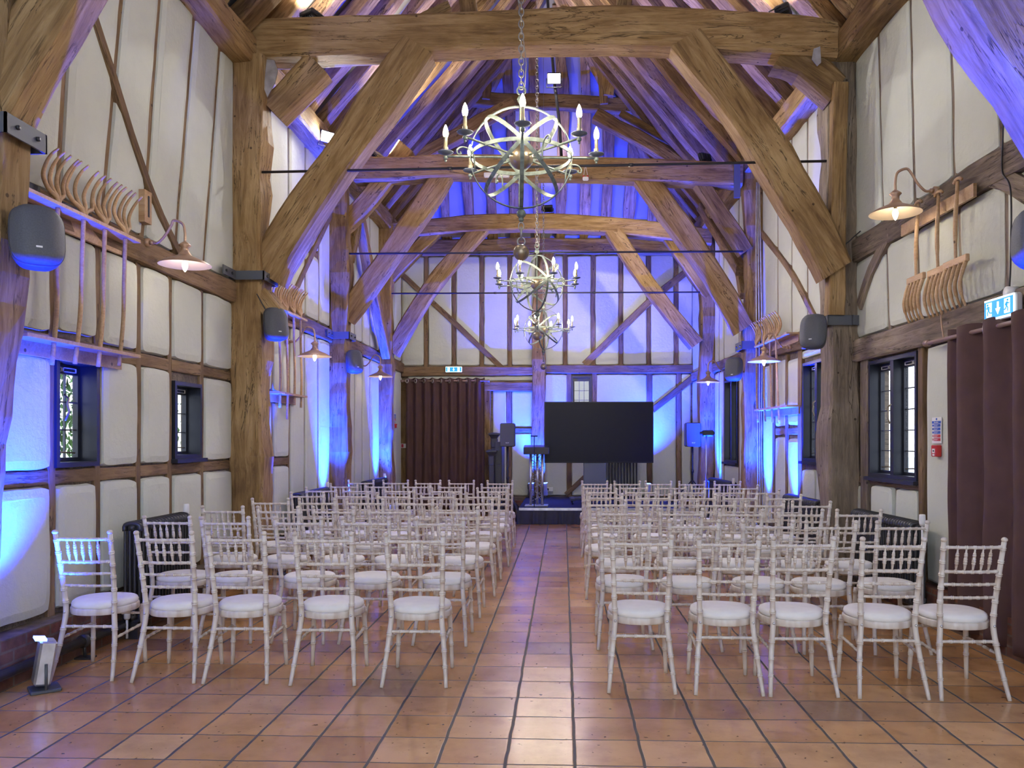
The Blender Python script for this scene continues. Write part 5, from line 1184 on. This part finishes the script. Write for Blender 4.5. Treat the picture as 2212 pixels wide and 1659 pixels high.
def make_chair():
    root = empty('spindle_back_chair')
    def back(s, t):   # point on the back post centre line, t=height
        z = t
        x = .193-(.193-.153)*min(1, z/.40) if z < .40 else .153+(.172-.153)*(z-.40)/.52
        y = .10*math.sin(min(1, z/.45)*PI/2) if z < .45 else .10-.085*((z-.45)/.47)**1.2
        return Vector((s*x, y, z))
    for s in (-1, 1):
        b = MB(); hs = [0, .1, .2, .3, .4, .5, .6, .7, .8, .9]; turned(b, [back(s, h) for h in hs], .014, [.13, .235, .34, .525, .61, .70, .785, .87, .955], radii=[.0115, .0135, .015, .0165, .0165, .016, .0155, .015, .0145, .014], sub=3)
        q = back(s, .912); b.sphere(tuple(q), .0175, 10, 7, (1, 1, .85)); b.build('back_post', CHW, root)
        b = MB(); q = back(s, .405); b.sphere((q.x+s*.0, q.y-.016, q.z), .008, 8, 5); b.build('bolt_head', BOLT, root)
        b = MB(); turned(b, [(s*.162, .415, .39), (s*.178, .435, .0)], .014, [.07, .36, .60], radii=[.016, .0155, .014, .0125]); b.build('front_leg', CHW, root)
    def rail(z, r, name, rings, bow=.018):
        a, c = back(-1, z), back(1, z); m = (a+c)/2+Vector((0, -bow, 0)); b = MB(); turned(b, [a, a.lerp(m, .5)+Vector((0, -bow*.25, 0)), m, c.lerp(m, .5)+Vector((0, -bow*.25, 0)), c], r, rings, seg=8, amp=.0025, sub=4); return b.build(name, CHW, root)
    fr = [.22, .36, .5, .64, .78]
    rail(.868, .0095, 'top_rail', [.06]+fr+[.94]); rail(.725, .0095, 'spindle_rail', [.08]+fr+[.92]); rail(.650, .0085, 'back_rail', [.2, .35, .5, .65, .8]); rail(.572, .0085, 'back_rail', [.2, .35, .5, .65, .8]); rail(.315, .0095, 'back_stretcher', [.2, .4, .6, .8], 0)
    for f in fr:
        a = back(-1, .868).lerp(back(1, .868), f); c = back(-1, .725).lerp(back(1, .725), f); k = -.018*(1-(2*f-1)**2)*1.15; a.y += k; c.y += k
        b = MB(); turned(b, [a, c], .005, [.28, .5, .62], seg=7, radii=[.0035, .0055, .0085, .009, .0088, .0065, .0035], amp=.0022); b.build('spindle', CHW, root)
    b = MB(); turned(b, [(-.165, .422, .33), (.165, .422, .33)], .0085, [.2, .4, .6, .8], seg=7, amp=.0025); b.build('front_stretcher', CHW, root)
    for s in (-1, 1):
        q = back(s, .245); b = MB(); turned(b, [q, (s*.168, .425, .262)], .0085, [.2, .4, .6, .8], seg=7, amp=.0025); b.build('side_stretcher', CHW, root)
    def outline(k, n=36):
        out = []
        for i in range(n):
            a = 2*PI*i/n; c, s_ = math.cos(a), math.sin(a); x = .196*abs(c)**.85*(1 if c > 0 else -1); y = .262+.195*abs(s_)**.85*(1 if s_ > 0 else -1)
            if s_ < 0: x *= 1-.13*abs(s_)
            out.append((x*k, .262+(y-.262)*k))
        return out
    n = 36; vs_ = []
    for (k, z) in ((.94, .382), (.985, .384), (1, .390), (1, .418), (.985, .424), (.9, .425)): vs_ += [(x, y, z) for x, y in outline(k)]
    b = MB(); b.add(vs_, [(j*n+i, j*n+(i+1) % n, (j+1)*n+(i+1) % n, (j+1)*n+i) for j in range(5) for i in range(n)]+[tuple(range(n)), tuple(5*n+i for i in range(n))], True); b.build('seat_frame', CHW, root)
    vs_ = []; lv = [(.93, .4252), (.965, .432), (.97, .443), (.945, .456), (.88, .465), (.74, .470), (.5, .473), (.2, .474)]
    for (k, z) in lv: vs_ += [(x, y, z+.002*noise.noise(Vector((x*9, y*9, 1)))) for x, y in outline(k)]
    b = MB(); b.add(vs_, [(j*n+i, j*n+(i+1) % n, (j+1)*n+(i+1) % n, (j+1)*n+i) for j in range(len(lv)-1) for i in range(n)]+[tuple((len(lv)-1)*n+i for i in range(n))], True); b.build('seat_cushion', CUSH, root)
    return root
proto = make_chair(); freeze(proto)
D0 = [4.72, 5.68, 6.60, 7.50, 8.42, 9.30, 10.15, 11.02]
LEFT = [[174.8, 351, 507.2, 696, 893.9], [358, 483.6, 641.6, 787.8, 948.8], [479, 598.5, 718, 838.7, 987], [582.5, 683.3, 787, 894.8, 1024], [662.3, 759.2, 848.4, 944, 1042.6], [691.9, 771.5, 862.7, 964, 1062.8], [741.9, 817.4, 899.2, 976, 1069.5], [779.4, 854, 924, 996.5, 1079.7]]
RIGHT = [[1387, 1575.8, 1737.8, 1932.2, 2108], [1351.5, 1500.8, 1660.6, 1798, 1951.8], [1339.4, 1472.3, 1602.3, 1730.9, 1857.4], [1311.4, 1420.4, 1547.4, 1653.6, 1754.4], [1309, 1411.3, 1510, 1600.5, 1694.5], [1299.5, 1384.7, 1491.5, 1575, 1651], [1290, 1369, 1452.4, 1524.8, 1607.5], [1284.8, 1355, 1422.6, 1495.6, 1572]]
ROWN = ['in the row nearest the camera', 'in the second row from the camera', 'in the third row from the camera', 'in the fourth row from the camera', 'in the fourth row from the stage', 'in the third row from the stage', 'in the second row from the stage', 'in the front row by the stage']
POS = ['on the aisle', 'second from the aisle', 'middle chair', 'fourth from the aisle', 'at the wall end']
first = True; rng = random.Random(5)
for r in range(8):
    for side, xs in (('left', LEFT[r]), ('right', RIGHT[r])):
        order = list(reversed(xs)) if side == 'left' else xs
        for i, x in enumerate(order):
            yy = D0[r]; q = P(x, 1000, yy); yy += -.03*q.x+(.03 if side == 'left' else .0)+rng.uniform(-.02, .02)*(1 if r else .3); q = P(x, 1000, yy)
            o = proto if first else copy_tree(proto); first = False
            o.location = (q.x, yy, 0); o.rotation_euler = (0, 0, math.radians(rng.uniform(-2.2, 2.2)))
            tag(o, f'limewashed spindle-back chair, {POS[i]}, {ROWN[r]}, {side} block', 'chair', 'banquet chairs in rows')
# ------------------------------------------------------------------ greenery outside the left windows
def bush(loc, r, n, label, seed):
    rg = random.Random(seed); b = MB()
    for _ in range(n):
        th, ph = rg.uniform(0, 2*PI), math.acos(rg.uniform(-1, 1)); R_ = r*rg.uniform(.55, 1)**.5
        c = Vector((R_*math.sin(ph)*math.cos(th), R_*math.sin(ph)*math.sin(th)*1.2, R_*math.cos(ph)*1.3)); s = rg.uniform(.03, .075)
        M = Matrix.Rotation(rg.uniform(0, 6.3), 3, 'Z') @ Matrix.Rotation(rg.uniform(0, 3), 3, 'X')
        b.add([c+M @ Vector(q) for q in ((0, -s, 0), (s*.45, -.2*s, .1*s), (0, s, 0), (-s*.45, -.2*s, .1*s))], [(0, 1, 2, 3)])
    root = empty('garden_tree', loc); tag(root, label, 'tree', 'garden trees outside'); b.build('leaves', LEAF, root)
    b = MB(); b.tube(catmull([(0, 0, -loc[2]-.25), (.05, 0, -r), (-.05, .1, 0), (.1, 0, r*.7)], 4), [.09]*5+[.06]*4+[.03]*4, 8); b.build('trunk', OAKG, root)
bush((-6.4, 8.2, 1.9), 1.5, 5200, 'leafy green garden tree seen through the first left window', 1)
bush((-7.4, 13.2, 1.8), 1.7, 5000, 'leafy green garden tree seen through the second left window', 2)
for o in bpy.data.objects:
    if o.type == 'MESH' and o.parent and o.parent.name.startswith('wall_'): pass
